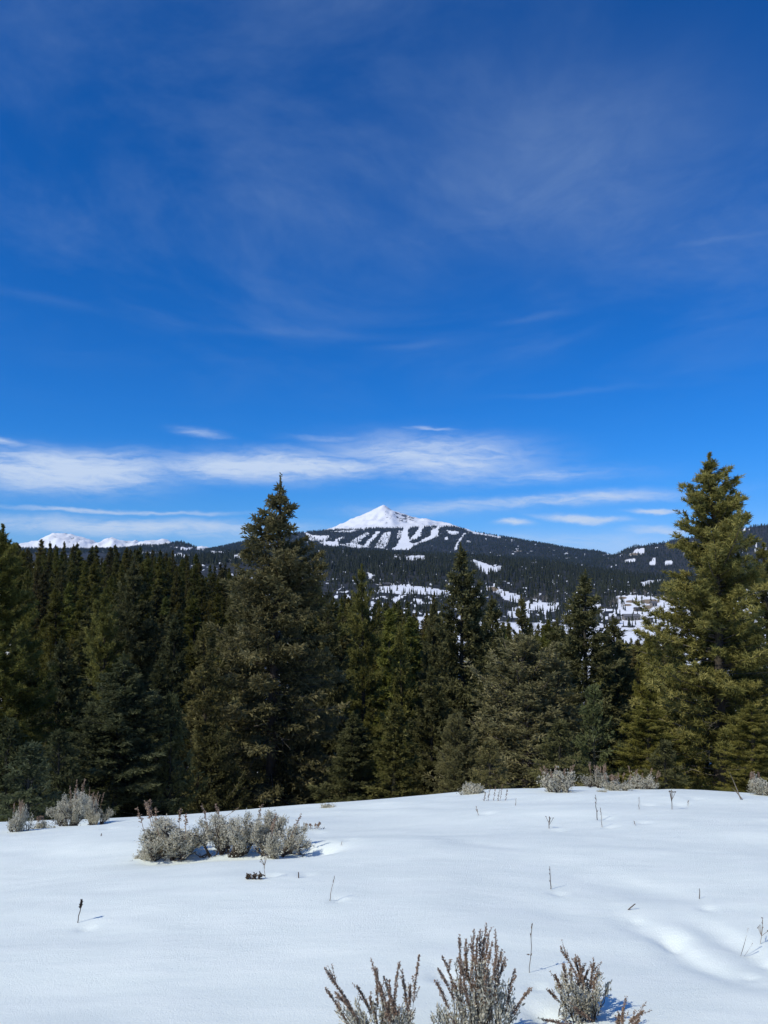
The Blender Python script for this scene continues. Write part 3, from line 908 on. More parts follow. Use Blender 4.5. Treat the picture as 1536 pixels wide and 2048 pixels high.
# ------------------------------------------------------------------ conifers
def conifer(seed, H, R, kind='spruce', h0=0.02, n_branch=300, n_shoot=30000, size=0.15, width=0.020, e_top=58, e_low=-8, prof=0.85, upturn=30,
            gaps=0.25, round_top=0.0, dead=0, tops=(), tw_step=0.085, airy=0.0):
    """Crown and trunk meshes of one conifer, unit = metres, base at 0."""
    rg = np.random.default_rng(seed)
    wood, crown = Geo(), Geo()
    n = 14
    zz = np.linspace(-0.6, H * 0.985, n)
    sway = np.stack([0.006 * H * np.sin(zz / H * 5 + seed), 0.006 * H * np.cos(zz / H * 4 + seed * 2), zz], 1)
    r0 = 0.014 * H + 0.03
    wood.tube(sway, r0 * (1 - 0.93 * np.clip(zz / H, 0, 1) ** 0.9), 8, 0.35)
    axes = [(0.0, 0.0, h0 * H, H, R, n_branch, 1.0)]
    for (ta, tr, tb, tt, tw) in tops:            # secondary leaders: azimuth, offset, base, top, radius
        axes.append((tr * math.cos(ta), tr * math.sin(ta), tb, tt, tw, int(n_branch * 0.35), 0.35))
        wood.tube([(0.2 * tr * math.cos(ta), 0.2 * tr * math.sin(ta), tb * 0.75), (0.8 * tr * math.cos(ta), 0.8 * tr * math.sin(ta), tb), (tr * math.cos(ta), tr * math.sin(ta), tt * 0.97)], [r0 * 0.45, r0 * 0.35, 0.012], 5, 0.35)
    SP_, SD_, SL_, SC_ = [], [], [], []
    lump = rg.uniform(0, 6.28, 8)
    for (ox, oy, hb, ht, RR, nb, share) in axes:
        q = rg.random(nb)
        q = np.sort(q ** 0.92)
        for t in q:                                # t: 0 at the foot, 1 at the tip
            h = hb + (ht - hb) * t * 0.965
            rel = 1 - t
            az = rg.uniform(0, 2 * math.pi)
            lob = 1 + 0.09 * math.sin(az * 2 + lump[0] + h * 0.9) + 0.10 * math.sin(az * 3 + lump[1] - h * 1.7)
            L = RR * (rel ** prof) * lob * rg.uniform(0.62, 1.15)
            if round_top:
                L = RR * (min(1.0, (rel + 0.02) / round_top) ** 0.75) * (0.82 + 0.18 * rel) * lob * rg.uniform(0.6, 1.12)
            if rg.random() < gaps:
                L *= rg.uniform(0.45, 0.85)
            if airy and t > 0.80 and rg.random() < airy:
                continue
            L = max(L, 0.12 + 0.10 * rg.random())
            e0 = math.radians(e_low + (e_top - e_low) * t ** 1.6 + rg.normal(0, 7))
            L = L / max(0.42, math.cos(e0 + math.radians(upturn) * 0.35 * (0.4 + 0.6 * rel)))
            L *= min(1.0, 0.30 + (1 - t) / 0.13) if kind == 'spruce' else min(1.0, 0.45 + (1 - t) / 0.13)
            m = 9
            s = np.linspace(0, 1, m)
            e = e0 - math.radians(10) * np.sin(s * math.pi) * rel + math.radians(upturn) * s ** 2.2 * (0.4 + 0.6 * rel)
            a_ = az + rg.normal(0, 0.15) * s
            d = np.stack([np.cos(e) * np.cos(a_), np.cos(e) * np.sin(a_), np.sin(e)], 1)
            P = np.concatenate([[[0, 0, 0]], np.cumsum(d[:-1] * (L / (m - 1)), 0)])
            cx = np.interp(h, zz, sway[:, 0]) + ox
            cy = np.interp(h, zz, sway[:, 1]) + oy
            P = P + np.array([cx, cy, h])
            wood.tube(P[[0, 3, 6, 8]], np.array([1, .7, .42, .15]) * (0.008 + 0.011 * L), 3, 0.45 + 0.2 * rg.random())
            btone = np.clip(rg.normal(0.5, 0.20), 0.1, 0.95)
            # side twigs
            nt = max(3, int(L / tw_step))
            sv = rg.uniform(0.06, 1.0, nt) ** 0.88
            ip = sv * (m - 1)
            i0 = np.minimum(ip.astype(int), m - 2)
            f = (ip - i0)[:, None]
            B = P[i0] * (1 - f) + P[i0 + 1] * f
            D = unit(d[i0])
            side = unit(np.cross(D, [0, 0, 1.0])) * rg.choice([-1, 1], nt)[:, None]
            if kind == 'spruce':
                td = unit(D * rg.uniform(0.5, 1.3, nt)[:, None] + side * rg.uniform(0.3, 1.1, nt)[:, None] + np.array([0, 0, 1.0]) * rg.normal(-0.14, 0.42, nt)[:, None])
                tl = (0.14 + 0.30 * L * (1.05 - sv)) * rg.uniform(0.5, 1.1, nt)
                tl = np.minimum(tl, 0.75)
                k = 7
                w = rg.random((nt, k))
                pp = B[:, None] + td[:, None] * (tl[:, None] * w)[..., None]
                sd_ = unit(td[:, None] * 0.9 + rg.normal(0, 0.55, (nt, k, 3)))
                ll = size * rg.uniform(0.6, 1.25, (nt, k))
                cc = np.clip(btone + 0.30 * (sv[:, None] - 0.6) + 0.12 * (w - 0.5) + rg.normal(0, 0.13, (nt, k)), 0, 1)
            else:
                td = unit(D * rg.uniform(0.4, 1.1, nt)[:, None] + side * rg.uniform(0.2, 0.9, nt)[:, None] + np.array([0, 0, 1.0]) * rg.uniform(-0.45, 1.0, nt)[:, None])
                tl = (0.10 + 0.22 * L * (1.05 - sv)) * rg.uniform(0.5, 1.1, nt)
                k = 2
                w = rg.uniform(0.3, 1.0, (nt, k))
                pp = B[:, None] + td[:, None] * (tl[:, None] * w)[..., None]
                sd_ = unit(td[:, None] * 0.8 + rg.normal(0, 0.30, (nt, k, 3)) + np.array([0, 0, 0.45]))
                ll = size * rg.uniform(0.75, 1.2, (nt, k))
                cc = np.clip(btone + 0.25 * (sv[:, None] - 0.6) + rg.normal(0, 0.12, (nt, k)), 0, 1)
            SP_.append(pp.reshape(-1, 3))
            SD_.append(sd_.reshape(-1, 3))
            SL_.append(ll.ravel())
            SC_.append(cc.ravel())
        # leader
        k = 110
        SP_.append(np.stack([np.full(k, ox + 0.0), np.full(k, oy), ht - rg.random(k) * 0.085 * (ht - hb)], 1) + np.array([np.interp(ht, zz, sway[:, 0]), np.interp(ht, zz, sway[:, 1]), 0]))
        SD_.append(unit(rg.normal(0, 0.35, (k, 3)) + np.array([0, 0, 0.9])))
        SL_.append(np.full(k, size * 0.55))
        SC_.append(np.full(k, 0.5))
    SP_, SD_, SL_, SC_ = np.concatenate(SP_), np.concatenate(SD_), np.concatenate(SL_), np.concatenate(SC_)
    if len(SP_) > n_shoot:
        ix = rg.permutation(len(SP_))[:n_shoot]
        SP_, SD_, SL_, SC_ = SP_[ix], SD_[ix], SL_[ix], SC_[ix]
    if kind == 'spruce':
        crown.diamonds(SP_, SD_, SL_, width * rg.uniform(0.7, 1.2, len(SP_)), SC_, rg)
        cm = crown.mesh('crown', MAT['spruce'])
    else:
        K = 9                                    # needle brush: K blades round each shoot
        PP = np.repeat(SP_, K, 0)
        along = rg.random((len(PP), 1)) * 0.55
        DD = np.repeat(SD_, K, 0)
        LL = np.repeat(SL_, K)
        bl = unit(DD * 0.7 + rg.normal(0, 0.62, (len(PP), 3)))
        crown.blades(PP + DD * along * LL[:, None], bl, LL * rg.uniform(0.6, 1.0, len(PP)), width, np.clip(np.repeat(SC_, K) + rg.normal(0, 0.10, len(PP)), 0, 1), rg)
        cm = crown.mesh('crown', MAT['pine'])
    for k in range(dead):                          # grey dead twigs on the lower bole
        h = rg.uniform(0.05, 0.45) * H
        az = rg.uniform(0, 6.28)
        L = R * rg.uniform(0.35, 0.85)
        P = [np.array([0, 0, h])]
        d = np.array([math.cos(az), math.sin(az), rg.uniform(-0.5, 0.1)])
        for _ in range(5):
            d = unit(d + rg.normal(0, 0.22, 3))
            P.append(P[-1] + d * L / 5)
        wood.tube(P, np.linspace(0.013, 0.003, 6), 3, 0.8)
        for _ in range(4):
            i = rg.integers(2, 5)
            d2 = unit(d + rg.normal(0, 0.7, 3))
            wood.tube([P[i], P[i] + d2 * L * 0.12, P[i] + d2 * L * 0.22 + rg.normal(0, 0.03, 3)], [0.006, 0.004, 0.002], 3, 0.85)
    sp_r = np.hypot(SP_[:, 0], SP_[:, 1])
    return wood.mesh('trunk', MAT['bark'], True), cm, H, float(np.percentile(sp_r, 97))      # the radius it really reached


def place_tree(name, proto, base, H, R, rz, label, cat, group=None, color=(1, 1, 1), tilt=0.0):
    tm, cm, h, r = proto
    e = obj(name, None, loc=base)
    e.rotation_euler = (tilt, tilt * 0.5, rz)
    e.scale = (R / r, R / r, H / h)
    tag(e, label, cat, group)
    for nm, me in (('trunk', tm), ('crown', cm)):
        p = obj(nm, me, e)
        p.color = (*color, 1)
        if nm == 'crown':
            p['kind'] = 'stuff'
    return e


PR = {
    'hero': conifer(3, 14.6, 2.9, n_branch=400, n_shoot=76000, size=0.17, width=0.0225, e_top=42, e_low=-12, prof=0.67, upturn=44, gaps=0.30, dead=10, tw_step=0.045, airy=0.10),
    'dense': conifer(8, 12.0, 2.2, n_branch=280, n_shoot=42000, size=0.18, width=0.0245, e_top=46, e_low=-6, prof=0.72, upturn=38, gaps=0.25, tw_step=0.05),
    'grey': conifer(14, 9.5, 2.3, n_branch=270, n_shoot=42000, size=0.16, width=0.0195, tw_step=0.05, e_top=65, e_low=8, prof=0.7, upturn=45, gaps=0.35, dead=26,
                    tops=((2.8, 1.0, 3.0, 7.4, 0.9), (0.2, 1.1, 2.6, 7.0, 0.9), (4.4, 0.9, 3.4, 8.2, 0.8))),
    'slim': conifer(21, 11.0, 1.25, n_branch=250, n_shoot=22000, size=0.18, width=0.024, e_top=60, e_low=5, prof=0.62, upturn=30, gaps=0.2),
    'small': conifer(27, 3.6, 1.3, n_branch=110, n_shoot=8000, size=0.14, width=0.018, e_top=55, e_low=2, prof=0.9, upturn=20, gaps=0.2, h0=0.03),
    'pine': conifer(33, 12.5, 2.6, kind='pine', n_branch=400, n_shoot=32000, size=0.17, width=0.0150, tw_step=0.05, e_top=50, e_low=0, prof=0.70, upturn=42, gaps=0.15, dead=30),
    'pine2': conifer(39, 11.0, 1.7, kind='pine', n_branch=220, n_shoot=14500, size=0.165, width=0.0135, tw_step=0.05, e_top=52, e_low=3, prof=0.58, upturn=40, gaps=0.3, dead=14),
}
ST = 'spruce_tree'
PT = 'pine_tree'
NEAR = [  # name, proto, top px, top py, depth, half width px, colour, label
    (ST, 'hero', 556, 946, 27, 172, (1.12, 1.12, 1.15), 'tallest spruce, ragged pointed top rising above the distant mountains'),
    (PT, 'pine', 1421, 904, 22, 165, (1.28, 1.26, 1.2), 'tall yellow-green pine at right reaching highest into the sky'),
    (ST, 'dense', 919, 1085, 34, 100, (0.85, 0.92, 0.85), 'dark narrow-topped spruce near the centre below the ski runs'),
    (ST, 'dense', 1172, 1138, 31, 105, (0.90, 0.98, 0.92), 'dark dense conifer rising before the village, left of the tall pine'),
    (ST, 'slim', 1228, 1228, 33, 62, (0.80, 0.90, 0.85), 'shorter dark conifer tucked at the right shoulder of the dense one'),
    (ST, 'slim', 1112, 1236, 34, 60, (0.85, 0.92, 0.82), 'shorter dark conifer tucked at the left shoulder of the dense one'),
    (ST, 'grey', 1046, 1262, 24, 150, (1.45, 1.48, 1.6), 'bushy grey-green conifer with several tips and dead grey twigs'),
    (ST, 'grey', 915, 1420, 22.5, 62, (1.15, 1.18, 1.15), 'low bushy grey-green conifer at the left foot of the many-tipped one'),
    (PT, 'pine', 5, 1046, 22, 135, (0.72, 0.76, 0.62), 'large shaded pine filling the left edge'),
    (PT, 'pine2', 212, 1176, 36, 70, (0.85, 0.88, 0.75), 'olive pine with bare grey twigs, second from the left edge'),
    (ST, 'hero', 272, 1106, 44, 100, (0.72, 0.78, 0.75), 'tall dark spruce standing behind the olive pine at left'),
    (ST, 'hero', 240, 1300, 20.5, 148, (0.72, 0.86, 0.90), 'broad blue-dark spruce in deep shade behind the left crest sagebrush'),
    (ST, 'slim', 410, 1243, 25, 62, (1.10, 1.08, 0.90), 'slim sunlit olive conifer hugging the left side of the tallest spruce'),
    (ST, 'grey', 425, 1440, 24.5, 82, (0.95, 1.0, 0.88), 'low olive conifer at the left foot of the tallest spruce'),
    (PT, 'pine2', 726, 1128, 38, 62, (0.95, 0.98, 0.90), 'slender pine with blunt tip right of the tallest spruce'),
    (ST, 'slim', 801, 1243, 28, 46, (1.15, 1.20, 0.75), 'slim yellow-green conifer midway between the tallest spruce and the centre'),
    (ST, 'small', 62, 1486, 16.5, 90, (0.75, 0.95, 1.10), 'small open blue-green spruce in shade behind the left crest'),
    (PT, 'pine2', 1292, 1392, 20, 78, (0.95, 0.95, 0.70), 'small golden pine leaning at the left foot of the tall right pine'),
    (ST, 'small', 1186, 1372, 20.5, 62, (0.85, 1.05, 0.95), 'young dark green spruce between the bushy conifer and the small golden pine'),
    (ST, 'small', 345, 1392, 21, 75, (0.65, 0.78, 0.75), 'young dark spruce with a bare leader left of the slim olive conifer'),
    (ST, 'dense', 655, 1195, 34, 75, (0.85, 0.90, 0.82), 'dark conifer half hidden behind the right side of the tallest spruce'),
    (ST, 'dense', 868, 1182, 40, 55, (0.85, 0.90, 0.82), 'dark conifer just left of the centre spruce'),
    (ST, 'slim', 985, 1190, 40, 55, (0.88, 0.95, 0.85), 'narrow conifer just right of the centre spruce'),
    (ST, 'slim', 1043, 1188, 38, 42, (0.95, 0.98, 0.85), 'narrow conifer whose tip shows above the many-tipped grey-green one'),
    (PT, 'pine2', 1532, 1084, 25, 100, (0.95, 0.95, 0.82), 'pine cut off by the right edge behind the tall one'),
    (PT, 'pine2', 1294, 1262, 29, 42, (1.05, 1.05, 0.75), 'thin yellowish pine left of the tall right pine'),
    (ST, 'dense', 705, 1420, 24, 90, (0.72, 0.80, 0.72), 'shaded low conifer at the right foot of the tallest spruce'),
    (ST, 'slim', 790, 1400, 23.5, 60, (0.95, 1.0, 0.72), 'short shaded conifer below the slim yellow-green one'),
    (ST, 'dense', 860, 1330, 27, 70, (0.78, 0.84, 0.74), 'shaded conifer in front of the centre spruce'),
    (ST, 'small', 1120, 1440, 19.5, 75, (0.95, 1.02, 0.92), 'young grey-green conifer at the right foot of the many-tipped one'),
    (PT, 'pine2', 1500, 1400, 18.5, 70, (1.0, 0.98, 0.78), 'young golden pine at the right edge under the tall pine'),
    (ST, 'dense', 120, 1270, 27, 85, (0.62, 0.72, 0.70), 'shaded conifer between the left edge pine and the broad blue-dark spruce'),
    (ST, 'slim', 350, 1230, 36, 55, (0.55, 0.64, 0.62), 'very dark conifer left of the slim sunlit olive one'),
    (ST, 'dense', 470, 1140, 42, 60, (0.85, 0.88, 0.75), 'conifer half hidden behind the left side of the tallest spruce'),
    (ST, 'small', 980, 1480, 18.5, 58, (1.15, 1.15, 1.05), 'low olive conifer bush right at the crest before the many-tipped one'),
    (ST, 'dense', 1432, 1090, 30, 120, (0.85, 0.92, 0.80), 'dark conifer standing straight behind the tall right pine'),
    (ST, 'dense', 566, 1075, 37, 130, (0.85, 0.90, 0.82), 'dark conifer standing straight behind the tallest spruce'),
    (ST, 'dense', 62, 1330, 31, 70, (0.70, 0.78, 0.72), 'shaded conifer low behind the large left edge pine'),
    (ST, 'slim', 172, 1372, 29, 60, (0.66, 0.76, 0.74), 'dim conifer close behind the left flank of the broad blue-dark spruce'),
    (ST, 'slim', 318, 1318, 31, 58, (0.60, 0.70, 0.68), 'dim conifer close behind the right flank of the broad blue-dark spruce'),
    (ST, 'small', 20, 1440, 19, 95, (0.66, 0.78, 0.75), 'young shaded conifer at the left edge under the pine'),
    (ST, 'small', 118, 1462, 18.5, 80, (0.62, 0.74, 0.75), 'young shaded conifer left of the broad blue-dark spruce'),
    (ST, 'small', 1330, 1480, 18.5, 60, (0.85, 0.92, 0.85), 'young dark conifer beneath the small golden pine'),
]
near_xy = []
for k, (nm, pr, tx, ty, Y, hw, colr, lab) in enumerate(NEAR):
    X, _, Zt = at(tx, ty, Y)
    X, Zt = float(X), float(Zt)
    zg = float(G(X, Y))
    Ht = Zt - zg
    R = hw / FPX * Y
    near_xy.append((X, Y, R))
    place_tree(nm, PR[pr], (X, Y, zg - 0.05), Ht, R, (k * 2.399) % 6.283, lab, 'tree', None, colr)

# the forest behind them: one object for each tree
FP = [conifer(101, 14, 1.9, n_branch=150, n_shoot=7000, size=0.36, width=0.075, prof=0.85, upturn=25, e_top=40),
      conifer(102, 14, 1.6, n_branch=150, n_shoot=6800, size=0.36, width=0.075, prof=0.80, upturn=30, e_top=40),
      conifer(103, 14, 1.4, n_branch=140, n_shoot=6500, size=0.34, width=0.072, prof=0.75, upturn=30, e_low=4, e_top=42),
      conifer(104, 14, 2.2, n_branch=150, n_shoot=7000, size=0.38, width=0.078, prof=0.9, upturn=20, gaps=0.4, e_top=38),
      conifer(105, 14, 1.7, kind='pine', n_branch=130, n_shoot=3400, size=0.34, width=0.038, prof=0.66, upturn=34, e_top=45),
      conifer(106, 14, 1.5, kind='pine', n_branch=120, n_shoot=3200, size=0.34, width=0.038, prof=0.60, upturn=34, e_top=45)]
SKYL = [(-300, 1030), (0, 1054), (60, 1074), (110, 1070), (200, 1086), (330, 1095), (440, 1116), (470, 1132), (620, 1160), (700, 1192), (760, 1186), (850, 1196), (960, 1190), (1010, 1216), (1080, 1232), (1200, 1262), (1240, 1272),
        (1300, 1268), (1400, 1215), (1536, 1200), (1800, 1190)]
SX, SR = [p[0] for p in SKYL], [p[1] for p in SKYL]
rng = np.random.default_rng(77)
LAND = [(-60, 'above the large shaded pine at the left edge'), (110, 'between the left edge pine and the olive pine'), (250, 'behind the olive pine and the broad blue-dark spruce'),
        (370, 'between the olive pine and the tallest spruce'), (480, 'beside the crown of the tallest spruce'), (690, 'around the slender blunt-tipped pine'),
        (770, 'between the slender blunt-tipped pine and the centre spruce'), (960, 'between the centre spruce and the dense dark conifer'), (1210, 'below the village houses'), (1340, 'behind the tall right pine')]
cand = []
for _ in range(7000):
    Y = rng.uniform(52 ** 0.5, 262 ** 0.5) ** 2
    p = rng.uniform(-50, 1590)
    if p < 480 and Y < 74 and rng.random() < 0.45:
        continue
    cand.append((p, Y))
cand.sort(key=lambda c: c[1])
shapes = []                              # what stands nearer, as the camera sees it: tip, foot row, half width
for (nm, pr, tx, ty, Y, hw, colr, lab) in NEAR:
    shapes.append((tx, ty, float(proj(at(tx, ty, Y)[0], Y, G(at(tx, ty, Y)[0], Y))[1]), hw))
placed, built = [], []
for p, Y in cand:
    X = (p - 768) / FPX * CP * Y
    if 360 < p < 420 and Y < 125 and rng.random() < 0.85:      # the snowy gap in the trees left of the slim olive one
        continue
    mind = 1.7 + 0.013 * Y
    if any((X - a) ** 2 + (Y - b) ** 2 < mind ** 2 for a, b in placed):
        continue
    zg = float(G(X, Y))
    lim = np.interp(p, SX, SR) - 6 + rng.exponential(20) + max(0, (120 - Y)) * rng.uniform(0.0, 0.75)
    if p < 480 and Y < 74:
        lim += 95
    Ht = min(float(at(p, lim, Y)[2]) - zg, rng.uniform(9, 15))
    if Ht < 4.5:
        continue
    placed.append((X, Y))
    R = (0.095 + 0.055 * rng.random()) * Ht
    tx, ty = (float(v) for v in proj(X, Y, zg + Ht))
    by = float(proj(X, Y, zg)[1])
    hw = R / Y * FPX
    seen = 0
    for f in (0.03, 0.15, 0.3, 0.5):
        for sd in (-0.6, 0.6):
            qx, qy = tx + sd * hw * f, ty + (by - ty) * f
            if -4 < qx < 1540 and not any(b0 > qy > a0 + 6 and abs(qx - c0) < 0.65 * h0 * (qy - a0) / (b0 - a0) for c0, a0, b0, h0 in shapes):
                seen += 1
    if seen < 1:                         # the photograph shows nothing of it
        continue
    shapes.append((tx, ty, by, hw))
    built.append((X, Y, zg, Ht, R, p, tx, ty, by - ty, seen))
built.sort(key=lambda b: -(0.4 * b[8] + 60) * b[9])
print('forest trees', len(built))
for X, Y, zg, Ht, R, p, tx, ty, hp, seen in built[:545]:
    q = int(rng.choice(6, p=[.13, .13, .14, .09, .26, .25]))
    t = rng.uniform(0.75, 1.15)
    tone = 'dark' if t < 0.88 else ('bright olive' if t > 1.03 else 'dull green')
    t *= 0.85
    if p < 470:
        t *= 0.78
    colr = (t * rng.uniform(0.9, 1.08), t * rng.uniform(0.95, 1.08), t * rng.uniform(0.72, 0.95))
    place = [l for x, l in LAND if p >= x][-1]
    dist = 'near' if Y < 90 else ('mid-distance' if Y < 160 else 'far')
    nm = PT if q > 3 else ST
    lab = '%s %s %s %s' % (dist, tone, 'blunt-topped forest pine' if q > 3 else 'pointed forest spruce', place)
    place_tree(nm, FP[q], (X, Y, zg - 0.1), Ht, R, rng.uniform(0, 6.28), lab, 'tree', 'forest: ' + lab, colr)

# ------------------------------------------------------------------ village: houses and leafless trees
MAT['wall'] = ramp_mat('house_siding', [(0.0, (0.06, 0.05, 0.045)), (0.5, (0.20, 0.185, 0.17)), (1.0, (0.45, 0.40, 0.34))], 0.8, 0.2, noise=0.15, nscale=2)
MAT['roof'] = ramp_mat('house_roof', [(0.0, (0.05, 0.05, 0.055)), (0.5, (0.16, 0.16, 0.17)), (1.0, (0.80, 0.81, 0.83))], 0.7, 0.2, noise=0.1, nscale=2)
MAT['pane'] = ramp_mat('window_glass', [(0.0, (0.015, 0.02, 0.03)), (1.0, (0.03, 0.04, 0.05))], 0.15, 0.5)


def house(px, py, w, d, h, rz, wt, rt, nwin, label, Yhi=1500):
    X, Y, Z = hit(px, py, 500, Yhi)
    e = obj('house', None, loc=(X, Y, Z - 0.3))
    e.rotation_euler = (0, 0, rz)
    tag(e, label, 'house', 'houses in the valley')
    g = Geo()
    g.box(-w / 2, -d / 2, 0, w / 2, d / 2, h, wt)
    obj('wall', g.mesh('wall', MAT['wall']), e)
    g = Geo()
    o, rh, th = 0.7, d * 0.22, 0.35
    x0, x1, y1 = -w / 2 - o, w / 2 + o, d / 2 + o
    z0 = h - 0.15
    V = [(x0, -y1, z0), (x1, -y1, z0), (x1, 0, h + rh), (x0, 0, h + rh), (x1, y1, z0), (x0, y1, z0)]
    V += [(a, b, c + th) for a, b, c in V]
    Qs = [(6, 7, 8, 9), (9, 8, 10, 11), (0, 3, 2, 1), (3, 5, 4, 2), (0, 1, 7, 6), (5, 11, 10, 4), (1, 2, 8, 7), (2, 4, 10, 8), (0, 6, 9, 3), (3, 9, 11, 5)]
    g.add(V, Q=Qs, c=rt)
    obj('roof', g.mesh('roof', MAT['roof']), e)
    for k in range(nwin):
        for zl in ((1.0, 2.4),) if h < 5 else ((1.0, 2.5), (h - 2.6, h - 1.1)):
            x = -w / 2 + w * (k + 0.5) / nwin
            g = Geo()
            g.box(x - w / nwin * 0.3, -d / 2 - 0.06, zl[0], x + w / nwin * 0.3, -d / 2 + 0.05, zl[1], 0.4)
            obj('window', g.mesh('window', MAT['pane']), e)
    return e


house(1307, 1213, 6.5, 7, 5.0, 0.1, 0.55, 0.35, 2, 'grey two-storey house on the snowy flat beside the tall right pine')
house(1262, 1240, 17, 9, 4.5, 0.05, 0.45, 0.45, 5, 'long grey house with several windows at the valley floor')
house(1228, 1246, 9, 8, 4.5, -0.15, 0.35, 0.40, 3, 'grey house left of the long one on the valley floor')
house(1297, 1245, 6, 8, 5.5, 0.2, 0.25, 0.95, 2, 'narrow dark house with snow-covered roof right of the long one')
house(1276, 1222, 8, 6, 3.2, 0.1, 0.15, 0.10, 2, 'low dark brown house between trees above the long one')
house(772, 1172, 11, 8, 3.6, 0.0, 0.10, 0.15, 3, 'dark low house on the snow left of the centre spruce')
house(1524, 1192, 12, 8, 4.5, -0.1, 0.30, 0.95, 3, 'house with snowy roof glimpsed at the right edge behind the pine')
house(1448, 1196, 10, 8, 4.0, 0.1, 0.50, 0.95, 3, 'house glimpsed through the branches of the tall right pine')


def bare_tree(seed):
    rg = np.random.default_rng(seed)
    tr, tw = Geo(), Geo()
    tr.tube([(0, 0, -0.3), (0.1, 0, 3), (0, 0.1, 7)], [0.22, 0.16, 0.05], 5, 0.5)
    for k in range(26):
        az, h = rg.uniform(0, 6.28), rg.uniform(1.5, 6.5)
        P = [np.array([0.05, 0.03, h])]
        d = np.array([math.cos(az) * 0.5, math.sin(az) * 0.5, 0.9])
        for i in range(4):
            d = unit(d + rg.normal(0, 0.18, 3))
            P.append(P[-1] + d * rg.uniform(0.5, 0.9))
        tw.tube(P, np.linspace(0.07, 0.02, 5), 3, rg.random())
        for i in range(5):
            b = P[rg.integers(1, 5)]
            d2 = unit(d + rg.normal(0, 0.5, 3))
            tw.tube([b, b + d2 * 0.6, b + d2 * 1.2], [0.035, 0.03, 0.015], 3, rg.random())
    return tr.mesh('trunk', MAT['aspen']), tw.mesh('crown', MAT['aspen']), 9.0, 2.2


BT = bare_tree(4)
for k, (p, r) in enumerate(((1063, 1206), (1070, 1205), (1078, 1204), (1086, 1205), (1093, 1207), (1110, 1209), (1228, 1212), (1236, 1214), (1222, 1216), (1290, 1194), (1244, 1218), (1268, 1192))):
    X, Y, Z = hit(p, r, 600, 1500)
    place_tree('aspen_tree', BT, (X, Y, Z), 9 + (k * 37 % 5), 2.6, k * 1.3, 'leafless grey tree on the snowy valley floor', 'tree', 'leafless trees in the valley')


# ------------------------------------------------------------------ sagebrush and dry stems
def stalk(geoS, geoH, P0, P1, bow, rg, head=0.55, size=0.006, n=60, tone=0.5):
    """A seed stalk: thin stem (geoS) with clustered seed bracts on its upper part (geoH)."""
    P0, P1 = np.asarray(P0, float), np.asarray(P1, float)
    t = np.linspace(0, 1, 7)[:, None]
    L = np.linalg.norm(P1 - P0)
    P = P0 + (P1 - P0) * t + np.asarray(bow) * L * (t * (1 - t)) + rg.normal(0, 0.004, (7, 3)) * L
    geoS.tube(P, np.linspace(0.30, 0.12, 7) * size, 3, 0.4)
    s = 1 - head * rg.random(n) ** 0.9
    i = np.minimum((s * 6).astype(int), 5)
    f = (s * 6 - i)[:, None]
    B = P[i] * (1 - f) + P[i + 1] * f
    ax = unit(P[i + 1] - P[i])
    d = unit(ax * 0.7 + rg.normal(0, 0.55, (n, 3)))
    taper = np.clip(1.25 - 0.75 * (s - (1 - head)) / head, 0.4, 1.25)
    geoH.diamonds(B + d * (size * rg.uniform(0.0, 1.1, n) * taper)[:, None], d, size * rg.uniform(1.1, 2.4, n), size * rg.uniform(0.35, 0.6, n), np.clip(tone + rg.normal(0, 0.2, n), 0, 1), rg)
    return P


